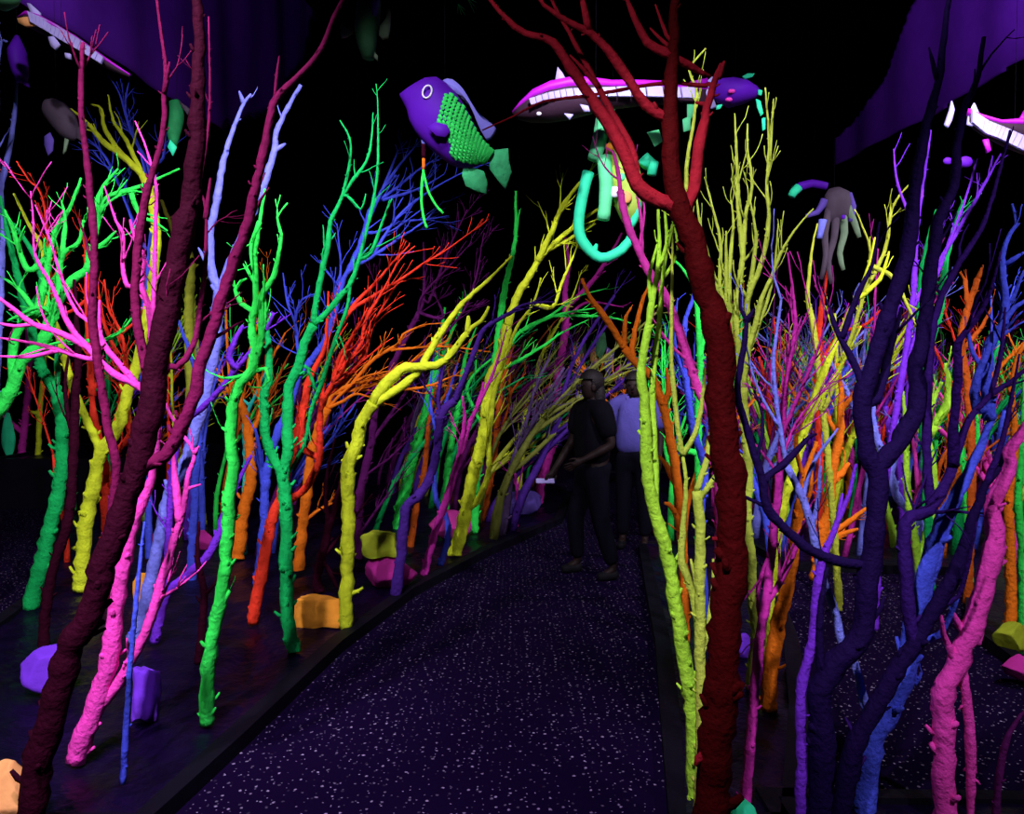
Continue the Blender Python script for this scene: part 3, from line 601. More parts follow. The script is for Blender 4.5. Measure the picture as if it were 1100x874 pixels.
# ------------------------------------------------------------------ slim trees filling the thicket further back
MARK = [('the walking people', .9, 8.5), ('the slim magenta tree', .55, 9.8), ('the dark purple tree', -.75, 5.8), ('the olive yellow tree', -.5, 6.9), ('the dim plum tree', -1.25, 6.7), ('the scarlet tree', -3.1, 6.2), ('the orange stump like tree', -2.5, 6.6), ('the lavender blue tree', -2.3, 5.0), ('the raised far bed', -5.0, 9.5),
        ('the violet stem', 2.1, 5.5), ('the dark red trunk', 1.5, 6.0), ('the magenta shoots', 2.1, 7.0), ('the indigo fork', 3.0, 6.0), ('the blue thick tree', 3.6, 6.0), ('the pink stout tree', 4.6, 6.5), ('the back of the thicket', 3.0, 10.8), ('the lime stems', 1.2, 7.2), ('the dim squid', 2.6, 8.2)]
USED = {}
def bg_tree(px, d, col, hgt, leanx, label, group, seed, zb=BED, nst=3):
    rng = random.Random(seed); nst = 2 + seed % 4
    q = dirpx(px, 500); b = Vector((q.x * d, d, zb - .03))
    cw = label.split(' tree')[0].replace('slim ', '')
    for mk in sorted(MARK, key=lambda m: (m[1] - b.x) ** 2 + (m[2] - b.y) ** 2):
        label = f"{'tall' if hgt > 2.35 else 'short'} slim {cw} tree with {('two', 'three', 'four', 'five')[nst - 2]} boughs, standing near {mk[0]}"
        if label not in USED: break
    USED[label] = 1
    t = thing('slim_tree', label, 'tree', (b.x, b.y, zb), group); o = Vector((b.x, b.y, zb))
    def grow(p, dirv, L, r, depth):
        k = 6; pts = [p.copy()]; rad = [r]; dv = dirv.copy()
        for j in range(k):
            dv = (dv + Vector((rng.uniform(-.13, .13) + leanx * .07, rng.uniform(-.13, .13), rng.uniform(-.04, .08)))).normalized()
            p = p + dv * L / k; pts.append(p.copy()); rad.append(r * (1 - .5 * (j + 1) / k))
        return pts, rad, dv
    r0 = rng.uniform(.026, .055)
    pts, rad, dv = grow(b, Vector((leanx * .12 + rng.uniform(-.08, .08), rng.uniform(-.06, .06), 1)).normalized(), hgt * .5, r0, 0)
    V, Fc = [], []; tube(V, Fc, pts, rad, 7, .12, True, rng); stubs(V, Fc, pts, rad, 8, rng)
    mesh_obj('trunk', V, Fc, col, t, True, o)
    for i in range(nst):
        j = rng.randint(3, 6) if i else 6
        d2 = (dv + Vector((rng.uniform(-.45, .45) + leanx * .3, rng.uniform(-.4, .4), rng.uniform(0, .3)))).normalized()
        p2, r2, _ = grow(pts[j], d2, hgt * rng.uniform(.38, .6), rad[j] * .75, 1)
        V, Fc = [], []; tube(V, Fc, p2, r2, 6, .12, True, rng); twigs(V, Fc, p2, r2, rng.randint(6, 11), .15, .5, rng, .3); stubs(V, Fc, p2, r2, 5, rng)
        mesh_obj('branch', V, Fc, col, t, True, o)
NAMEC = dict(dusk='dusky violet', olive_dimmed='dark olive', brown='brown', greyviolet='grey violet', green='green', dgreen='dark green', yellow='yellow', olive='olive', red='red', orange='orange', dorange='rust orange', pink='pink', magenta='magenta', blue='blue', lavender='lavender', purple='violet', cyan='turquoise', lime='lime', plum='plum')
rb = random.Random(5)
cl = ['dgreen', 'plum', 'olive_dimmed', 'dusk', 'brown', 'plum', 'dusk', 'olive_dimmed', 'dgreen', 'brown', 'olive', 'greyviolet']  # darker paints stand in for the light falling off with distance
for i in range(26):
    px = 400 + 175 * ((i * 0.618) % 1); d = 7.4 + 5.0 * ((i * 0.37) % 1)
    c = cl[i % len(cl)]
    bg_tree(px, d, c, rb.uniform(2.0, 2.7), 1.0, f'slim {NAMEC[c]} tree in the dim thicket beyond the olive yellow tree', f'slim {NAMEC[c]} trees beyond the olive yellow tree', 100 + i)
cl = ['red', 'green', 'orange', 'blue', 'yellow', 'purple', 'dorange', 'lime', 'magenta', 'blue', 'dgreen', 'plum']
for i in range(18):
    px = 70 + 260 * ((i * 0.618) % 1); d = 6.6 + 3.2 * ((i * 0.37) % 1)
    c = cl[i % len(cl)]
    bg_tree(px, d, c, rb.uniform(1.9, 2.5), .5, f'slim {NAMEC[c]} tree crowded behind the hot pink tree and the scarlet tree', f'slim {NAMEC[c]} trees behind the hot pink tree', 200 + i)
cl = ['blue', 'magenta', 'orange', 'green', 'purple', 'lime', 'red', 'lavender', 'dgreen', 'yellow', 'dorange', 'pink', 'blue', 'plum']
for i in range(70):
    px = 800 + 330 * ((i * 0.618 + .1) % 1); d = 6.3 + 4.2 * ((i * 0.37) % 1)
    c = cl[i % len(cl)]
    bg_tree(px, d, c, rb.uniform(1.9, 2.8), rb.uniform(-.6, .6), f'slim {NAMEC[c]} tree in the dense thicket beyond the side path', f'slim {NAMEC[c]} trees beyond the side path', 300 + i)
cl = ['orange', 'magenta', 'blue', 'green', 'red', 'yellow']
for i in range(10):
    px = 705 + 100 * ((i * 0.618 + .3) % 1); d = 6.9 + 4.5 * ((i * 0.37) % 1)
    c = cl[i % len(cl)]
    bg_tree(px, d, c, rb.uniform(2.0, 2.6), rb.uniform(-.5, .5), f'slim {NAMEC[c]} tree glimpsed far behind the lime stems', f'slim {NAMEC[c]} trees behind the lime stems', 400 + i)
# ------------------------------------------------------------------ painted rocks
import bmesh
paint('peach', (0.95, 0.42, 0.14), .85, .3, .6, 20); paint('amber', (0.95, 0.33, 0.03), .85, .45, .6, 20)
paint('rock_purple', (0.20, 0.04, 0.78), .85, .25, .5, 20); paint('rock_magenta', (0.42, 0.02, 0.24), .85, .3, .5, 20)
paint('rock_olive', (0.34, 0.42, 0.02), .85, .4, .6, 20); paint('rock_pink', (0.7, 0.05, 0.38), .85, .3, .5, 20)
paint('rock_violet', (0.10, 0.06, 0.34), .85, .3, .5, 20); paint('rock_cyan', (0.03, 0.8, 0.35), .85, .3, .5, 20)
def rock(label, mat, x0, y0, x1, y1, seed, d=None, z0=None, flat=0.75, cuts=9, name='painted_rock', box=False):
    """rock filling the pixel box; it stands on the ground at the foot of the box (or at z0 on another rock)"""
    zb = BED - .012 if z0 is None else z0
    if d is None: d = ground_depth(y1, zb)
    wm = (x1 - x0) / F * d; hm = (y1 - y0) / F * d
    rng = random.Random(seed)
    bm = bmesh.new(); bmesh.ops.create_icosphere(bm, subdivisions=4, radius=1)
    planes = []
    for _ in range(cuts):
        n = Vector((rng.uniform(-1, 1), rng.uniform(-1, 1), rng.uniform(-.7, 1))).normalized(); planes.append((n, rng.uniform(.58, .82)))
    if box:
        planes = [(Vector(a).normalized(), k) for a, k in (((1, .1, .05), .56), ((-1, .12, -.05), .58), ((.05, 1, .1), .55), ((.1, -1, .12), .52), ((.08, .1, 1), .5), ((0, 0, -1), .5))] + [(n, k + .02) for n, k in planes[:7]]
    for v in bm.verts:
        p = v.co
        for n, k in planes:
            e = p.dot(n) - k
            if e > 0: p = p - n * e * .93
        p = p * (1 + (.16 if box else .06) * noise.noise(p * 2.3 + Vector((seed, 0, 0))) + (.05 if box else .02) * noise.noise(p * 5 + Vector((seed, 3, 0))) + .02 * noise.noise(p * 7))
        v.co = p
    xs = [v.co.x for v in bm.verts]; zs = [v.co.z for v in bm.verts]; ys = [v.co.y for v in bm.verts]
    for v in bm.verts:
        v.co = Vector(((v.co.x - min(xs)) / (max(xs) - min(xs)) * wm - wm / 2, (v.co.y - min(ys)) / (max(ys) - min(ys)) * wm * flat,
                       (v.co.z - min(zs)) / (max(zs) - min(zs)) * hm - .008))
    me = bpy.data.meshes.new(name); bm.to_mesh(me); bm.free()
    me.materials.append(MATS[mat]); me.polygons.foreach_set('use_smooth', [True] * len(me.polygons))
    o = bpy.data.objects.new(name, me); COL.objects.link(o)
    q = dirpx((x0 + x1) / 2, y1); o.location = (q.x * d, d, zb)
    return tag(o, label, 'rock')
rock('large bright purple rock below the dark maroon straight tree', 'rock_purple', 11, 697, 69, 752, 1)
rock('small purple rock with a dim lower half beside the hot pink tree foot', 'rock_purple', 138, 714, 168, 776, 2, flat=.9, box=True)
rock('glowing peach rock at the foot of the tall maroon tree', 'peach', -40, 824, 24, 905, 3)
rock('glowing orange slab like rock between the deep green and yellow trees', 'amber', 312, 641, 368, 676, 4, flat=.6, cuts=14, box=True)
r1 = rock('magenta rock supporting the olive rock', 'rock_magenta', 387, 596, 446, 637, 5)
rock('olive yellow rock lying on top of the magenta rock', 'rock_olive', 386, 569, 426, 599, 6, d=r1.location.y + .06, z0=r1.location.z + .24, box=True)
rock('pink rock behind the foot of the olive yellow tree', 'rock_pink', 459, 549, 506, 583, 7)
rock('dim violet rock at the foot of the slim magenta tree', 'rock_violet', 538, 527, 583, 556, 8)
rock('tiny lilac rock behind the olive yellow tree foot', 'rock_violet', 509, 537, 526, 557, 9)
rock('dim maroon rock behind the bright green tree', 'rock_magenta', 203, 570, 226, 592, 10)
rock('dim magenta rock behind the lavender blue tree foot', 'rock_magenta', 152, 572, 178, 594, 11)
rock('small orange rock behind the hot pink stem', 'amber', 142, 613, 158, 648, 12, box=True)
rock('yellow green rock at the right edge under the green tree', 'rock_olive', 1076, 669, 1112, 704, 13)
rock('purple rock at the right edge next to the yellow green rock', 'rock_magenta', 1086, 706, 1130, 735, 14)
rock('blue violet rock half hidden behind the dark red trunk', 'rock_purple', 790, 680, 811, 708, 15)
rock('turquoise green rock at the foot of the dark red tree', 'rock_cyan', 782, 861, 818, 905, 16)
rock('green rock on the raised far bed beside the pink little tree', 'rock_cyan', -2, 438, 13, 486, 17, d=10.2, z0=.6)
rock('green pebble on the raised far bed behind the scarlet stems', 'rock_cyan', 138, 500, 152, 530, 18, d=9.6)

# ------------------------------------------------------------------ hanging sculptures
paint('fish_purple', (0.10, 0.008, 0.42), .6, .5, .1, 8, .1); paint('fish_green', (0.04, 0.80, 0.13), .7, .4, .4, 60)
paint('fish_fin', (0.26, 0.24, 0.85), .6, .2, .2, 40); paint('fin_green', (0.06, 0.62, 0.22), .7, .6, .5, 50)
paint('white_glow', (0.85, 0.82, 1.0), .6, .1, .1, 20); paint('pupil', (0.004, 0.004, 0.01), .3, .1, .1, 20)
paint('shark_back', (0.55, 0.01, 0.70), .5, .3, .1, 8, .3); paint('shark_pale', (0.50, 0.44, 0.92), .6, .25, .2, 30)
paint('shark_belly', (0.05, 0.022, 0.045), .7, .4, .2, 20); paint('mint', (0.14, 0.85, 0.36), .6, .35, .3, 25)
paint('mint_deep', (0.03, 0.72, 0.36), .6, .3, .3, 25); paint('mantle', (0.48, 0.72, 0.10), .6, .5, .4, 16)
paint('dimfish', (0.07, 0.05, 0.075), .7, .6, .3, 16); paint('dimgreen', (0.05, 0.20, 0.08), .7, .5, .3, 16); paint('palefin', (0.14, 0.22, 0.13), .7, .4, .3, 20)
paint('fish_mid', (0.015, 0.24, 0.07), .7, .6, .4, 40)
paint('string', (0.01, 0.01, 0.015), .8, .1, .1, 20)

def loft(V, Fc, st, d, n=18, flip=1, z=0):
    """st: stations (top px x,y, bottom px x,y, half thickness m): elliptical sections across the view"""
    b0 = len(V)
    for (tx, ty, bx, by, th) in st:
        T = at(tx, ty, d); B = at(bx, by, d); c = (T + B) / 2; h = (T - B) / 2
        for k in range(n):
            a = 2 * math.pi * k / n
            V.append(c + h * math.cos(a) + Vector((0, 1, 0)) * (th * math.sin(a)))
    m = len(st)
    for i in range(m - 1):
        for k in range(n):
            a = b0 + i * n + k; b = b0 + i * n + (k + 1) % n
            Fc.append((a, b, b + n, a + n))
    Fc.append(tuple(b0 + k for k in reversed(range(n)))); Fc.append(tuple(b0 + (m - 1) * n + k for k in range(n)))
def plate(V, Fc, pts, d, th, bulge=0.0, dd=0.0):
    """thick flat fin traced by pixels; bevelled rim"""
    P = [at(x, y, d + dd * (x - pts[0][0]) / F) for x, y in pts]
    c = sum(P, Vector()) / len(P); n = len(P); b0 = len(V)
    for s in (-1, 1):
        V.append(c + Vector((0, s * (th / 2 + bulge), 0)))
        for p in P: V.append(c + (p - c) * .93 + Vector((0, s * th / 2, 0)))
    for p in P: V.append(p)
    for k in range(n):
        k2 = (k + 1) % n
        A = b0 + 1; B = b0 + n + 2; C = b0 + 2 * n + 2
        Fc.append((b0, A + k, A + k2)); Fc.append((b0 + n + 1, B + k2, B + k))
        Fc.append((A + k, C + k, C + k2, A + k2)); Fc.append((C + k, B + k, B + k2, C + k2))
def smooth_px(s, k=4):
    P = [Vector((x, y, 0)) for x, y in parse(s)]
    Q, _ = catmull(P, [1] * len(P), 1e9 if k <= 1 else max(1e-6, sum((P[i + 1] - P[i]).length for i in range(len(P) - 1)) / (len(P) * k)))
    return [(q.x, q.y) for q in Q]
def part(name, build, mat, t, smooth=True):
    V, Fc = [], []; build(V, Fc)
    return mesh_obj(name, V, Fc, mat, t, smooth, t.location)
def wire(t, x, y, d):
    def f(V, Fc):
        p = at(x, y, d); tube(V, Fc, [p, Vector((p.x, p.y, ZC))], [.001, .001], 5, 0)
    return part('hanging_wire', f, 'string', t)
def uvell(V, Fc, c, rx, ry, rz, n=14, m=9):
    b0 = len(V)
    for i in range(m + 1):
        a = math.pi * i / m
        for k in range(n):
            b = 2 * math.pi * k / n
            V.append(c + Vector((rx * math.sin(a) * math.cos(b), ry * math.sin(a) * math.sin(b), rz * math.cos(a))))
    for i in range(m):
        for k in range(n):
            A = b0 + i * n + k; B = b0 + i * n + (k + 1) % n
            Fc.append((A, A + n, B + n, B))

# the big round fish over the walkway
D = 4.6
fish = thing('hanging_fish', 'big round fish with a violet head and a green scaly flank hanging above the walkway', 'fish sculpture', at(478, 120, D))
ST = [(429, 101, 431, 106, .01), (437, 95, 437, 118, .04), (447, 89, 440, 131, .07), (457, 84, 446, 142, .09), (469, 83, 454, 152, .11), (480, 90, 462, 160, .12), (489, 99, 472, 168, .12),
      (498, 111, 482, 176, .11), (505, 124, 492, 180, .095), (512, 139, 502, 181, .075), (519, 150, 510, 179, .055), (527, 159, 517, 177, .035), (531, 163, 522, 176, .02)]
part('body', lambda V, Fc: loft(V, Fc, ST, D, 24), 'fish_purple', fish)
def surf(i, k):
    """point on the fish flank facing the viewer: station i (float), k in 0..1 from top to bottom"""
    a = int(min(i, len(ST) - 2)); f = i - a
    s = [ST[a][q] * (1 - f) + ST[a + 1][q] * f for q in range(5)]
    T = at(s[0], s[1], D); B = at(s[2], s[3], D); c = (T + B) / 2; h = (T - B) / 2; an = math.pi * k
    return c + h * math.cos(an) + Vector((0, -s[4] * math.sin(an), 0))
def scales(V, Fc):
    rng = random.Random(4)
    for ii in range(15):
        for kk in range(14):
            i = 5.5 + ii * .42; k = 0.16 + (kk + .5 * (ii % 2)) * .047
            lim0 = 0.14 + max(0, (6.6 - i)) * .12; lim1 = .80
            if k < lim0 or k > lim1 or i > 11.6: continue
            if i < 6.8 and (k > .66 - (6.8 - i) * .05 or k < .2): continue
            c = surf(i, k) + Vector((0, -.004, 0)); e = (surf(i + .3, k) - surf(i - .3, k)).normalized(); g = (surf(i, k + .03) - surf(i, k - .03)).normalized()
            nn = e.cross(g); nn = nn if nn.y < 0 else -nn
            b0 = len(V); r = .0185 * rng.uniform(.85, 1.1); V.append(c + nn * .008)
            for q in range(7):
                a = 2 * math.pi * q / 7; V.append(c + e * math.cos(a) * r + g * math.sin(a) * r * .9 + nn * (.006 if math.cos(a) > 0 else -.006))
            for q in range(7): Fc.append((b0, b0 + 1 + q, b0 + 1 + (q + 1) % 7))
sc = part('scales', scales, 'fish_green', fish, False); sc['kind'] = 'stuff'; sc['label'] = 'bright green scales covering the flank'
part('dorsal_fin', lambda V, Fc: plate(V, Fc, smooth_px('474,87 480,84 486,85 497,95 508,113 518,128 533,138 527,150 523,151 515,137 507,118 497,102 487,92 474,87')[:-1], D, .02), 'fish_fin', fish)
tf = part('tail_fin', lambda V, Fc: plate(V, Fc, [(524, 164), (530, 161), (546, 159), (547, 172), (550, 185), (543, 204), (534, 193), (526, 182)], D, .018), 'fin_green', fish)
def rays(base, tips, w=.004):
    def f(V, Fc):
        for tx, ty in tips: tube(V, Fc, [at(*base, D - .012), at((base[0] + tx) / 2, (base[1] + ty) / 2, D - .016), at(tx, ty, D - .012)], [w, w, w * .6], 5, 0)
    return f
part('fin_rays', rays((526, 168), [(545, 161), (546, 170), (548, 180), (546, 192), (542, 201)]), 'fish_green', tf)
af = part('lower_fin', lambda V, Fc: plate(V, Fc, [(498, 179), (510, 180), (520, 184), (524, 196), (523, 209), (510, 205), (500, 200), (496, 188)], D, .018), 'fin_green', fish)
part('fin_rays', rays((507, 182), [(522, 206), (514, 205), (506, 202), (523, 196)]), 'fish_green', af)
part('pectoral_fin', lambda V, Fc: plate(V, Fc, [(459, 136), (468, 131), (480, 134), (484, 142), (478, 148), (468, 146)], D - .13, .014), 'fish_purple', fish)
def ring(V, Fc):
    c = surf(3.75, .40); n = 22; P = []
    for k in range(n + 1):
        a = 2 * math.pi * k / n; P.append(c + Vector((math.cos(a) * .026 + math.sin(a) * .006, -.012, math.sin(a) * .036)))
    tube(V, Fc, P, [.0055] * (n + 1), 6, 0, False)
eye = part('eye_ring', ring, 'white_glow', fish)
part('pupil', lambda V, Fc: uvell(V, Fc, surf(3.75, .40) + Vector((0, -.002, 0)), .022, .012, .031), 'pupil', eye)
wire(fish, 478, 90, D)
# streamer dangling under the fish
t = thing('hanging_streamer', 'thin dangling streamer with violet, red and green bands below the big fish', 'streamer', at(455, 150, 4.6))
def seg(s, r, d=4.6): return lambda V, Fc: tube(V, Fc, catmull([at(x, y, d) for x, y in parse(s)], [r] * len(parse(s)), .02)[0], [r] * len(catmull([at(x, y, d) for x, y in parse(s)], [r] * len(parse(s)), .02)[0]), 6, .08)
part('band', seg('455,145 455,155', .015), 'lavender', t); part('band', seg('455,155 455,170', .014), 'maroon', t); part('band', seg('455,170 455,182', .011), 'orange', t)
part('strand', seg('455,182 453,200 453,220 456,238 459,245', .009), 'green', t); part('strand', seg('455,185 460,205 468,220 476,229', .008), 'green', t)

# long sharks
def shark(label, d, st, stripe, fins, spots, wx, wy):
    t = thing('hanging_shark', label, 'shark sculpture', at(wx, wy, d))
    part('body', lambda V, Fc: loft(V, Fc, st, d, 20), 'shark_belly', t)
    bk = [(a, b, a + (c - a) * .45, b + (e - b) * .45, th * 1.03) for a, b, c, e, th in st]
    part('back', lambda V, Fc: loft(V, Fc, [(x0, y0 - .6, x1, y1, th) for x0, y0, x1, y1, th in bk], d - .004, 16), 'shark_back', t)
    # ribbed pale band along the flank: one slab per rib
    P = parse(stripe); n = 16
    for i in range(n):
        def f(V, Fc, i=i):
            u0 = i / n; u1 = (i + .95) / n
            def pt(u):
                k = u * (len(P) - 1); a = min(int(k), len(P) - 2); g = k - a
                return [P[a][q] * (1 - g) + P[a + 1][q] * g for q in range(4)]
            a = pt(u0); b = pt(u1)
            dd = d - st[len(st) // 2][4] * 1.02
            plate(V, Fc, [(a[0], a[1]), (b[0], b[1]), (b[2], b[3]), (a[2], a[3])], dd, .02)
        part('flank_rib', f, 'shark_pale', t, False)
    for nm, pts, mat, off in fins:
        part(nm, lambda V, Fc: plate(V, Fc, parse(pts), d + off, .02, .006), mat, t)
    for x, y, r, mat in spots:
        part('spot', lambda V, Fc: uvell(V, Fc, at(x, y, d - .1), r, r * .5, r * .8), mat, t)
    wire(t, wx, wy, d)
    return t
P4 = lambda s: [tuple(float(c) for c in q.split(',')) for q in s.split()]
shark('long shark with a magenta back and pale ribbed flank hanging beside the octopus', 5.6,
      [(550, 120, 551, 124, .01), (558, 111, 557, 128, .06), (572, 98, 570, 131, .10), (590, 90, 590, 131, .13), (610, 86, 612, 128, .14), (632, 86, 634, 122, .13), (655, 89, 657, 117, .11), (680, 88, 682, 114, .09), (710, 88, 712, 112, .06), (735, 90, 736, 110, .03), (760, 84, 762, 116, .012)],
      '568,106,570,113 590,99,592,109 610,95,612,105 640,94,642,104 690,92,692,104 750,94,752,106',
      [('dorsal_fin', '596,88 599,72 604,78 610,89', 'shark_pale', 0), ('pectoral_fin', '623,112 632,114 634,120 627,120', 'shark_pale', -.16), ('pectoral_fin', '606,122 616,123 612,129', 'shark_pale', -.16), ('tail_fin', '745,100 765,82 772,86 764,100 770,116 760,118', 'shark_pale', 0)],
      [(579, 122, .018, 'white_glow')], 640, 90)
shark('pale flanked shark hanging slantwise under the violet cloth', 4.6,
      [(20, 19, 22, 26, .02), (32, 14, 32, 30, .05), (48, 20, 46, 37, .08), (66, 30, 62, 46, .09), (86, 42, 82, 57, .08), (105, 56, 101, 67, .06), (125, 70, 122, 77, .03), (140, 80, 139, 83, .01)],
      '30,12,33,24 48,20,47,32 66,30,63,42 88,44,84,54 112,62,109,69',
      [('tail_fin', '36,20 29,3 33,4 44,14 44,22', 'shark_pale', 0), ('pectoral_fin', '52,40 58,39 65,48 60,54 55,50', 'shark_pale', -.08), ('pectoral_fin', '70,57 76,58 77,64 71,63', 'shark_pale', -.08), ('snout', '19,20 32,18 40,28 28,29 20,25', 'peach', -.06)],
      [], 66, 31)
shark('pink backed shark with a flared pale tail hanging at the right edge', 4.4,
      [(1040, 117, 1040, 133, .02), (1050, 124, 1049, 139, .05), (1068, 132, 1065, 147, .08), (1090, 130, 1086, 158, .10), (1112, 136, 1108, 166, .11), (1140, 142, 1136, 172, .10), (1170, 156, 1166, 176, .05)],
      '1044,118,1044,132 1062,130,1058,144 1080,137,1074,150 1105,148,1098,162 1130,158,1124,170',
      [('tail_fin', '1038,134 1040,122 1046,110 1052,124 1060,132 1050,138', 'shark_pale', 0), ('tail_fin', '1014,134 1020,118 1022,108 1025,118 1022,130 1018,138', 'shark_pale', .05), ('pectoral_fin', '1056,150 1061,149 1064,162 1060,165', 'shark_back', -.1), ('dorsal_fin', '1092,132 1100,118 1108,136', 'shark_back', 0)],
      [(1018, 173, .026, 'fish_purple'), (1037, 174, .04, 'fish_purple')], 1090, 132)

# small round violet fish behind the dark red fork
d = 5.1
t = thing('hanging_fish', 'small violet fish with green fins hanging beside the dark red fork', 'fish sculpture', at(790, 95, d))
part('body', lambda V, Fc: loft(V, Fc, [(766, 90, 766, 104, .02), (774, 85, 773, 111, .08), (786, 84, 784, 115, .11), (800, 87, 799, 111, .10), (812, 93, 811, 106, .05), (818, 98, 818, 101, .01)], d, 20), 'fish_purple', t)
for x, y in ((786, 98), (783, 107)):
    part('eye', lambda V, Fc: uvell(V, Fc, at(x, y, d - .10), .024, .015, .014), 'pink', t)
for s in ('797,82 803,79 811,79 808,83 800,85', '770,113 776,112 774,117 769,118', '812,106 817,108 820,122 817,125 813,115', '818,127 822,126 822,139 819,141', '814,96 819,97 818,103 814,102'):
    part('fin', lambda V, Fc: plate(V, Fc, parse(s), d - .05, .012), 'mint_deep', t)
wire(t, 790, 86, d)

# octopus with tubular arms
d = 6.2
t = thing('hanging_octopus', 'glowing mint green octopus with tubular arms hanging over the far end of the walkway', 'octopus sculpture', at(655, 150, d))
part('mantle', lambda V, Fc: loft(V, Fc, [(655, 145, 662, 150, .03), (652, 160, 676, 156, .10), (652, 180, 686, 176, .14), (655, 200, 690, 198, .15), (660, 220, 690, 220, .12), (668, 238, 688, 238, .06)], d, 20), 'mantle', t)
def arm(s, r0, r1, dd=0.0):
    q = parse(s); n = len(q)
    P, R = catmull([at(x, y, d + dd) for x, y in q], [(r0 + (r1 - r0) * i / (n - 1)) / F * d for i in range(n)], .05)
    return lambda V, Fc: tube(V, Fc, P, R, 12, .03)
part('arm', arm('649,122 644,150 638,172', 8, 7.5, -.05), 'mint', t); part('arm', arm('632,185 627,205 622,235 625,258 645,277 668,268 680,252', 6.5, 5), 'mint_deep', t)
part('arm', arm('648,168 651,195 650,220 648,236', 7.5, 6.5, -.12), 'mint', t); part('arm', arm('637,273 641,262', 5, 1.5), 'mint_deep', t)
part('arm', arm('690,178 696,170 702,176 700,188', 7, 5, -.1), 'mint_deep', t); part('arm', arm('684,205 684,228 676,245', 5, 4, -.05), 'mint_deep', t)
for s in ('648,104 654,104 660,122 655,126', '655,102 661,103 661,118 658,122', '695,142 708,139 712,152 703,158', '738,112 748,112 747,124 738,130', '733,128 742,124 742,140 734,142'):
    part('fin', lambda V, Fc: plate(V, Fc, parse(s), d - .08, .02, .01), 'mint', t)
for x, y, r, m in ((660, 206, .045, 'white_glow'), (672, 212, .05, 'peach'), (655, 158, .035, 'amber'), (668, 190, .03, 'mint')):
    part('spot', lambda V, Fc: uvell(V, Fc, at(x, y, d - .14), r, r * .5, r), m, t)
wire(t, 658, 150, d)

# flat bellied creature seen from below at the top edge
d = 4.8
t = thing('hanging_turtle', 'dim green turtle with two pale side flippers hanging at the top', 'turtle sculpture', at(393, 20, d))
part('body', lambda V, Fc: loft(V, Fc, [(388, -14, 402, -14, .05), (384, 2, 409, 2, .09), (382, 18, 408, 20, .10), (381, 34, 405, 36, .10), (384, 48, 404, 50, .08), (389, 62, 402, 63, .04)], d, 20), 'dimgreen', t)
part('flipper', lambda V, Fc: plate(V, Fc, [(365, 20), (369, 19), (374, 27), (380, 29), (379, 36), (372, 40), (367, 41), (365, 31)], d, .03, .01), 'palefin', t)
part('flipper', lambda V, Fc: plate(V, Fc, [(408, 29), (415, 20), (418, 9), (420, 14), (419, 32), (417, 41), (411, 43), (407, 38)], d, .03, .01), 'palefin', t)
part('tail_fin', lambda V, Fc: plate(V, Fc, [(402, 56), (406, 60), (406, 66), (401, 61)], d, .02), 'palefin', t)
part('neck', lambda V, Fc: loft(V, Fc, [(398, -20, 408, -20, .03), (398, 2, 407, 3, .035), (400, 16, 406, 16, .02)], d - .08, 12), 'rock_violet', t)
wire(t, 394, 0, d)

# small fish of the left side
def small_fish(label, d, st, mats, fins, wx, wy, bodymat):
    t = thing('hanging_fish', label, 'fish sculpture', at(wx, wy, d))
    part('body', lambda V, Fc: loft(V, Fc, st, d, 16), bodymat, t)
    for nm, s, m in fins: part(nm, lambda V, Fc: plate(V, Fc, parse(s), d - .03, .014, .004), m, t)
    wire(t, wx, wy, d); return t
small_fish('dim grey brown fish hanging above the bright green crown', 5.0,
           [(46, 115, 47, 122, .02), (52, 107, 50, 128, .06), (60, 106, 58, 138, .08), (70, 111, 67, 148, .08), (79, 120, 77, 151, .06), (84, 134, 83, 149, .02)], None,
           [('pectoral_fin', '48,146 54,142 58,150 57,162 52,168 48,156', 'rock_violet'), ('lower_fin', '70,148 74,150 71,162 68,166', 'palefin'), ('tail_fin', '82,138 94,130 92,146 96,158 82,148', 'dimfish'), ('stripe', '54,124 60,124 66,140 63,143', 'peach')], 60, 107, 'dimfish')
small_fish('small bright green fish hanging beneath the violet cloth edge', 5.2,
           [(184, 108, 182, 112, .02), (192, 107, 183, 120, .05), (198, 114, 182, 132, .06), (197, 130, 180, 146, .05), (193, 146, 183, 156, .03), (189, 160, 185, 162, .01)], None,
           [('dorsal_fin', '192,108 204,117 202,124 196,116', 'dimfish'), ('tail_fin', '183,150 190,158 186,168 180,158', 'mint_deep')], 190, 108, 'fish_mid')
small_fish('violet teardrop shaped lantern fish hanging at the left edge', 5.0,
           [(16, 38, 20, 38, .008), (13, 47, 24, 47, .04), (10, 56, 27, 56, .07), (11, 66, 28, 66, .07), (14, 78, 29, 78, .06), (18, 88, 29, 88, .03)], None,
           [('tail_fin', '24,86 31,88 32,94 26,92', 'fish_purple'), ('belly', '14,66 22,66 20,76 16,76', 'shark_pale')], 18, 40, 'fish_purple')
small_fish('dim olive fish body at the top left corner', 4.2, [(-20, -8, -20, 4, .05), (0, -10, 0, 10, .08), (14, -8, 14, 6, .05), (22, -4, 22, 0, .01)], None, [], 2, -8, 'dimgreen')

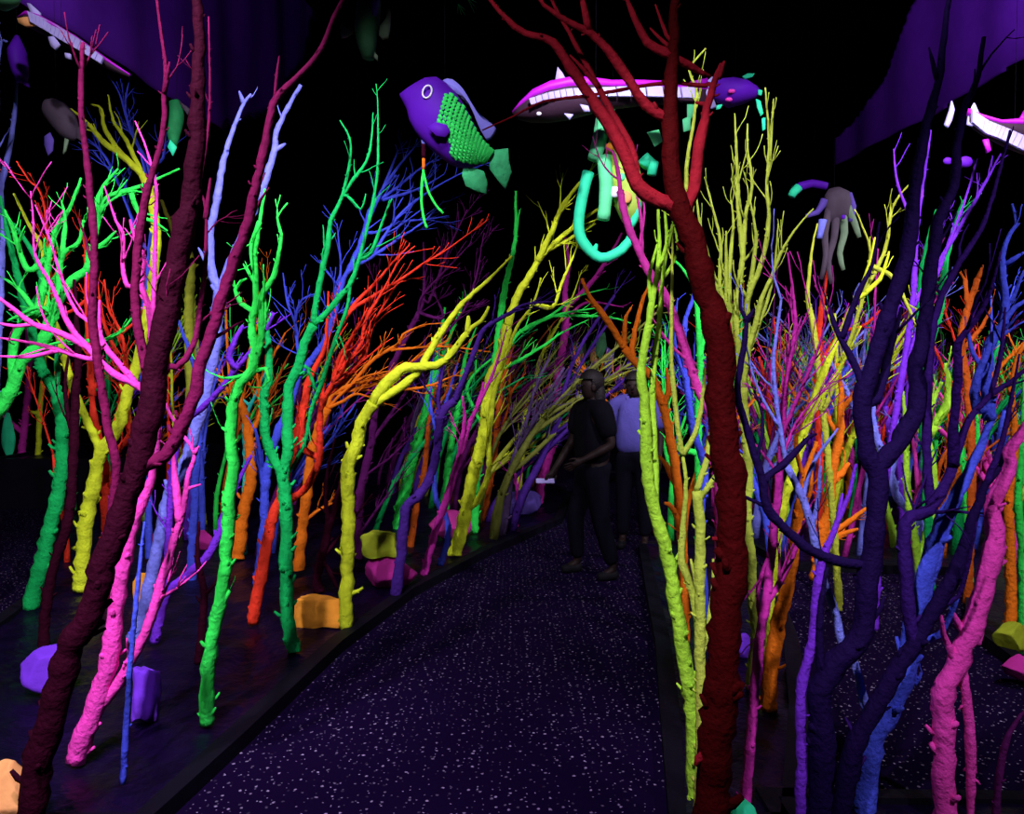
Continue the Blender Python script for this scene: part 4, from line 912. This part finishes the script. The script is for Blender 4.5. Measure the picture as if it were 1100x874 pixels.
# dim creature with hooked arms on the right
d = 6.2
t = thing('hanging_squid', 'dim grey squid with a turquoise tipped arm hanging near the violet cloth', 'squid sculpture', at(900, 205, d))
part('mantle', lambda V, Fc: loft(V, Fc, [(890, 203, 902, 201, .03), (886, 210, 912, 206, .07), (886, 220, 914, 218, .08), (888, 230, 912, 230, .05), (892, 238, 908, 238, .02)], d, 18), 'dimfish', t)
for sq, m in (('891,225 886,250 887,275 882,300', 'dimfish'), ('898,230 896,255 890,280 893,305', 'dimfish'), ('905,230 907,250 902,272 906,290', 'palefin'), ('910,222 918,240 923,255', 'palefin'), ('886,215 878,228 866,232', 'rock_violet')):
    part('arm', arm(sq, 4.5, 2.2), m, t)
part('arm', arm('888,200 872,197 860,200 853,206', 4, 5), 'fish_purple', t); part('arm_tip', arm('858,201 852,207 850,211', 5, 4, -.01), 'mint_deep', t)
part('arm', arm('902,210 912,210 916,222 914,238', 5, 3), 'rock_violet', t); part('arm', arm('884,236 882,246 880,256', 4, 3, -.1), 'lavender', t)
part('eye', lambda V, Fc: uvell(V, Fc, at(906, 233, d - .1), .018, .012, .018), 'fish_purple', t)
wire(t, 896, 206, d)

# pale leaf shapes hanging beyond the people
d = 10.6
for i, (s, m, lab) in enumerate((('652,372 660,378 658,398 652,404 648,392', 'rock_violet', 'violet leaf shaped hanging ornament behind the walking person'),
                  ('640,362 650,356 652,372 646,388 640,380', 'dimgreen', 'green grey leaf shaped hanging ornament behind the walking person'),
                  ('634,376 640,372 644,384 640,392 634,388', 'peach', 'peach coloured leaf shaped hanging ornament behind the walking person'),
                  ('622,372 628,364 630,378 624,390 619,388', 'palefin', 'pale green leaf shaped hanging ornament behind the walking person'),
                  ('661,396 668,390 668,400 660,405', 'rock_magenta', 'small dusky pink leaf shaped hanging ornament behind the walking person'),
                  ('612,372 618,366 620,378 614,388', 'dimgreen', 'small dark green leaf shaped hanging ornament behind the magenta tree'))):
    q = parse(s); t = thing('leaf_ornament', lab, 'ornament', at(*q[0], d))
    part('leaf', lambda V, Fc: plate(V, Fc, q, d + i * .12, .02, .02), m, t)
    top = min(q, key=lambda p: p[1]); wire(t, top[0], top[1], d + i * .12)
# ------------------------------------------------------------------ people on the walkway
paint('skin', (0.014, 0.007, 0.0065), .6, .2, .1, 40); paint('black_cloth', (0.003, 0.0025, 0.005), .9, .3, .3, 60, .05); paint('dark_trousers', (0.003, 0.003, 0.007), .9, .3, .3, 60, .05)
paint('white_shirt', (0.07, 0.06, 0.27), .9, .2, .3, 60, .05); paint('hair', (0.006, 0.004, 0.005), .6, .3, .6, 90, .2); paint('shoe', (0.006, 0.006, 0.008), .7, .2, .2, 40, .1)
def skin_mesh(name, verts, edges, rad, mat, parent, sub=2, root=0):
    me = bpy.data.meshes.new(name); me.from_pydata([tuple(v) for v in verts], edges, [])
    o = bpy.data.objects.new(name, me); COL.objects.link(o)
    md = o.modifiers.new('skin', 'SKIN'); md.use_smooth_shade = True
    sv = me.skin_vertices[0].data
    for i, r in enumerate(rad): sv[i].radius = (r, r) if not isinstance(r, tuple) else r
    for i in range(len(verts)): sv[i].use_root = (i == root)
    ms = o.modifiers.new('sub', 'SUBSURF'); ms.levels = sub; ms.render_levels = sub
    dg = bpy.context.evaluated_depsgraph_get(); dg.update()
    m2 = bpy.data.meshes.new_from_object(o.evaluated_get(dg)); m2.name = name
    bpy.data.objects.remove(o)
    m2.materials.clear(); m2.materials.append(MATS[mat]); m2.polygons.foreach_set('use_smooth', [True] * len(m2.polygons))
    o2 = bpy.data.objects.new(name, m2); link(o2, parent); return o2
def person(label, loc, facing, joints, shirt, trousers, scale=1.0, sleeve=True):
    """joints in (forward, left, up) metres"""
    t = thing('person', label, 'person', loc)
    Fv = Vector((*facing, 0)).normalized(); Lv = Vector((0, 0, 1)).cross(Fv)
    def wv(p): return (Fv * p[0] + Lv * p[1] + Vector((0, 0, 1)) * p[2]) * scale
    J = {k: Vector(v) for k, v in joints.items()}
    mid = lambda a, b, f=.5: J[a] * (1 - f) + J[b] * f
    # body: one continuous surface
    vs, es, rs = [], [], []
    def add(p, r, par=None):
        vs.append(wv(p)); rs.append(r if isinstance(r, tuple) else r * scale); i = len(vs) - 1
        if par is not None: es.append((par, i))
        return i
    pel = add(J['pelvis'], .125); wa = add(mid('pelvis', 'chest', .5), .115, pel); ch = add(J['chest'], .125, wa); nk0 = add(J['neck'] + Vector((0, 0, -.02)), .06, ch)
    nk = add(J['neck'] + Vector((0, 0, .05)), .05, nk0); hd0 = add(J['head'] + Vector((.0, 0, -.06)), .07, nk); hd = add(J['head'] + Vector((.005, 0, .02)), .085, hd0); add(J['head'] + Vector((-.01, 0, .085)), .06, hd)
    for s in ('l', 'r'):
        sg = 1 if s == 'l' else -1
        sh = add(J['sho_' + s], .058, ch); el = add(J['elb_' + s], .040, sh); fm = add(mid('elb_' + s, 'wri_' + s, .35), .038, el); wr = add(J['wri_' + s], .026, fm)
        hdv = (J['wri_' + s] - J['elb_' + s]).normalized(); side = Vector((0, -sg, 0)) if abs(hdv.y) < .7 else Vector((1, 0, 0)); up = hdv.cross(side).normalized(); side = up.cross(hdv)
        pm = add(J['wri_' + s] + hdv * .05, .030, wr); kn = add(J['wri_' + s] + hdv * .085, .026, pm)
        for q, (o, L) in enumerate(((-.028, .062), (-.009, .075), (.010, .070), (.028, .055))):
            b = J['wri_' + s] + hdv * .095 + up * o
            f1 = add(b, .0095, kn); f2 = add(b + hdv * L * .5 + side * .010, .009, f1); add(b + hdv * L * .85 + side * .032, .007, f2)
        b = J['wri_' + s] + hdv * .04 - up * .034
        f1 = add(b, .011, pm); f2 = add(b + hdv * .03 - up * .016 + side * .012, .010, f1); add(b + hdv * .055 - up * .012 + side * .024, .008, f2)
        hp = add(J['hip_' + s], .092, pel); kn_ = add(J['knee_' + s], .058, hp); cf = add(mid('knee_' + s, 'ank_' + s, .35), .055, kn_); an = add(J['ank_' + s], .036, cf)
        add(J['ank_' + s] + Vector((.09, 0, -.045)), .034, an)
    skin_mesh('body', vs, es, rs, 'skin', t, 2)
    # clothing
    vs, es, rs = [], [], []
    pel = add(J['pelvis'] + Vector((0, 0, -.06)), (.20 * scale, .15 * scale)); w_ = add(mid('pelvis', 'chest', .45), (.185 * scale, .15 * scale), pel); c_ = add(J['chest'], (.20 * scale, .15 * scale), w_); n_ = add(J['neck'] + Vector((0, 0, -.035)), .085, c_)
    for s in ('l', 'r'):
        s0 = add(J['sho_' + s] * .6 + J['neck'] * .4, .095, c_); sh = add(J['sho_' + s], .098, s0); add(mid('sho_' + s, 'elb_' + s, .45), .085, sh); add(mid('sho_' + s, 'elb_' + s, .85), .072, len(vs) - 1)
    skin_mesh('shirt', vs, es, rs, shirt, t, 2)
    vs, es, rs = [], [], []
    pel = add(J['pelvis'] + Vector((0, 0, .05)), (.17 * scale, .135 * scale)); p2 = add(J['pelvis'] + Vector((0, 0, -.05)), (.18 * scale, .14 * scale), pel)
    for s in ('l', 'r'):
        hp = add(J['hip_' + s] + Vector((0, 0, -.06)), .108, p2); kn_ = add(J['knee_' + s], .078, hp); cf = add(mid('knee_' + s, 'ank_' + s, .5), .072, kn_); add(mid('knee_' + s, 'ank_' + s, .93), .062, cf)
    skin_mesh('trousers', vs, es, rs, trousers, t, 2)
    for s in ('l', 'r'):
        vs, es, rs = [], [], []
        a = add(J['ank_' + s] + Vector((-.04, 0, -.045)), .042); b = add(J['ank_' + s] + Vector((.06, 0, -.05)), .043, a); add(J['ank_' + s] + Vector((.15, 0, -.058)), .034, b)
        skin_mesh('shoe', vs, es, rs, 'shoe', t, 2)
    # hair cap with length at the back, nose, ears, eyes
    V, Fc = [], []
    hc = J['head'] + Vector((-.022, 0, .045))
    def hpnt(c, rx, ry, rz, keep):
        n, m = 20, 14; b0 = len(V); ids = {}
        for i in range(m + 1):
            for k in range(n):
                a = math.pi * i / m; b = 2 * math.pi * k / n
                p = Vector((rx * math.sin(a) * math.cos(b), ry * math.sin(a) * math.sin(b), rz * math.cos(a)))
                ids[(i, k)] = len(V); V.append(wv(c + p * (1 + .03 * noise.noise(p * 40))))
        for i in range(m):
            for k in range(n):
                a = math.pi * (i + .5) / m; b = 2 * math.pi * (k + .5) / n
                if keep(math.sin(a) * math.cos(b), math.cos(a)): Fc.append((ids[(i, k)], ids[(i + 1, k)], ids[(i + 1, (k + 1) % n)], ids[(i, (k + 1) % n)]))
    hpnt(hc, .108, .098, .108, lambda x, z: z > .25 or x < .25)
    hpnt(hc + Vector((-.05, 0, -.12)), .06, .09, .16, lambda x, z: True)
    mesh_obj('hair', V, Fc, 'hair', t, True)
    for nm, off, r in (('nose', (.095, 0, -.005), (.016, .012, .024)), ('ear', (0, .088, 0), (.018, .008, .03)), ('ear', (0, -.088, 0), (.018, .008, .03))):
        V, Fc = [], []; uvell(V, Fc, wv(J['head'] + Vector(off)), *[q * scale for q in r], 8, 6); mesh_obj(nm, V, Fc, 'skin', t, True)
    for y in (-.032, .032):
        V, Fc = [], []; uvell(V, Fc, wv(J['head'] + Vector((.078, y, .02))), .012, .012, .007, 8, 6); mesh_obj('eye', V, Fc, 'pupil', t, True)
    V, Fc = [], []; uvell(V, Fc, wv(J['head'] + Vector((.078, 0, -.05))), .012, .024, .006, 8, 6); mesh_obj('mouth', V, Fc, 'maroon', t, True)
    return t
J1 = dict(pelvis=(0, 0, .93), chest=(.02, 0, 1.27), neck=(.0, 0, 1.44), head=(.03, 0, 1.555), sho_l=(.0, .19, 1.38), elb_l=(-.06, .25, 1.10), wri_l=(.17, .20, .98), sho_r=(.02, -.19, 1.38), elb_r=(.08, -.24, 1.10), wri_r=(.25, -.20, .88),
          hip_l=(0, .09, .86), knee_l=(-.01, .14, .49), ank_l=(-.12, .17, .09), hip_r=(0, -.09, .86), knee_r=(.10, -.13, .49), ank_r=(.06, -.16, .09))
person('person in dark clothes walking with bent arms on the walkway', (0.66, 6.25, 0.0), (-.95, -.30), J1, 'black_cloth', 'dark_trousers', 1.0)
J2 = dict(pelvis=(0, 0, .93), chest=(.0, 0, 1.27), neck=(.0, 0, 1.44), head=(.03, 0, 1.555), sho_l=(.0, .19, 1.38), elb_l=(.0, .25, 1.09), wri_l=(.10, .25, .86), sho_r=(.0, -.19, 1.38), elb_r=(.0, -.25, 1.09), wri_r=(.09, -.25, .86),
          hip_l=(0, .09, .86), knee_l=(.02, .10, .49), ank_l=(0, .11, .09), hip_r=(0, -.09, .86), knee_r=(.0, -.10, .49), ank_r=(-.03, -.11, .09))
person('person in a pale glowing shirt standing behind the lime stem', (1.17, 7.3, 0.0), (-.3, -.95), J2, 'white_shirt', 'dark_trousers', 1.0)
# phone held low by the walking person
V, Fc = [], []
bm = bmesh.new(); bmesh.ops.create_cube(bm, size=1)
for v in bm.verts: v.co = Vector((v.co.x * .15, v.co.y * .075, v.co.z * .01))
bmesh.ops.bevel(bm, geom=list(bm.edges), offset=.003, segments=2)
me = bpy.data.meshes.new('phone'); bm.to_mesh(me); bm.free(); me.materials.append(MATS['shark_pale'])
ph = bpy.data.objects.new('phone', me); COL.objects.link(ph)
wr = Vector(J1['wri_r']); hv = (wr - Vector(J1['elb_r'])).normalized(); q = wr + hv * .12
Fv = Vector((-.95, -.30, 0)).normalized(); Lv = Vector((0, 0, 1)).cross(Fv)
ph.location = Vector((0.66, 6.25, 0)) + Fv * (q.x + .03) + Lv * (q.y + .02) + Vector((0, 0, q.z - .005)); ph.rotation_euler = (math.radians(18), 0, 0)
tag(ph, 'pale lit phone held in the hand of the walking person', 'phone')
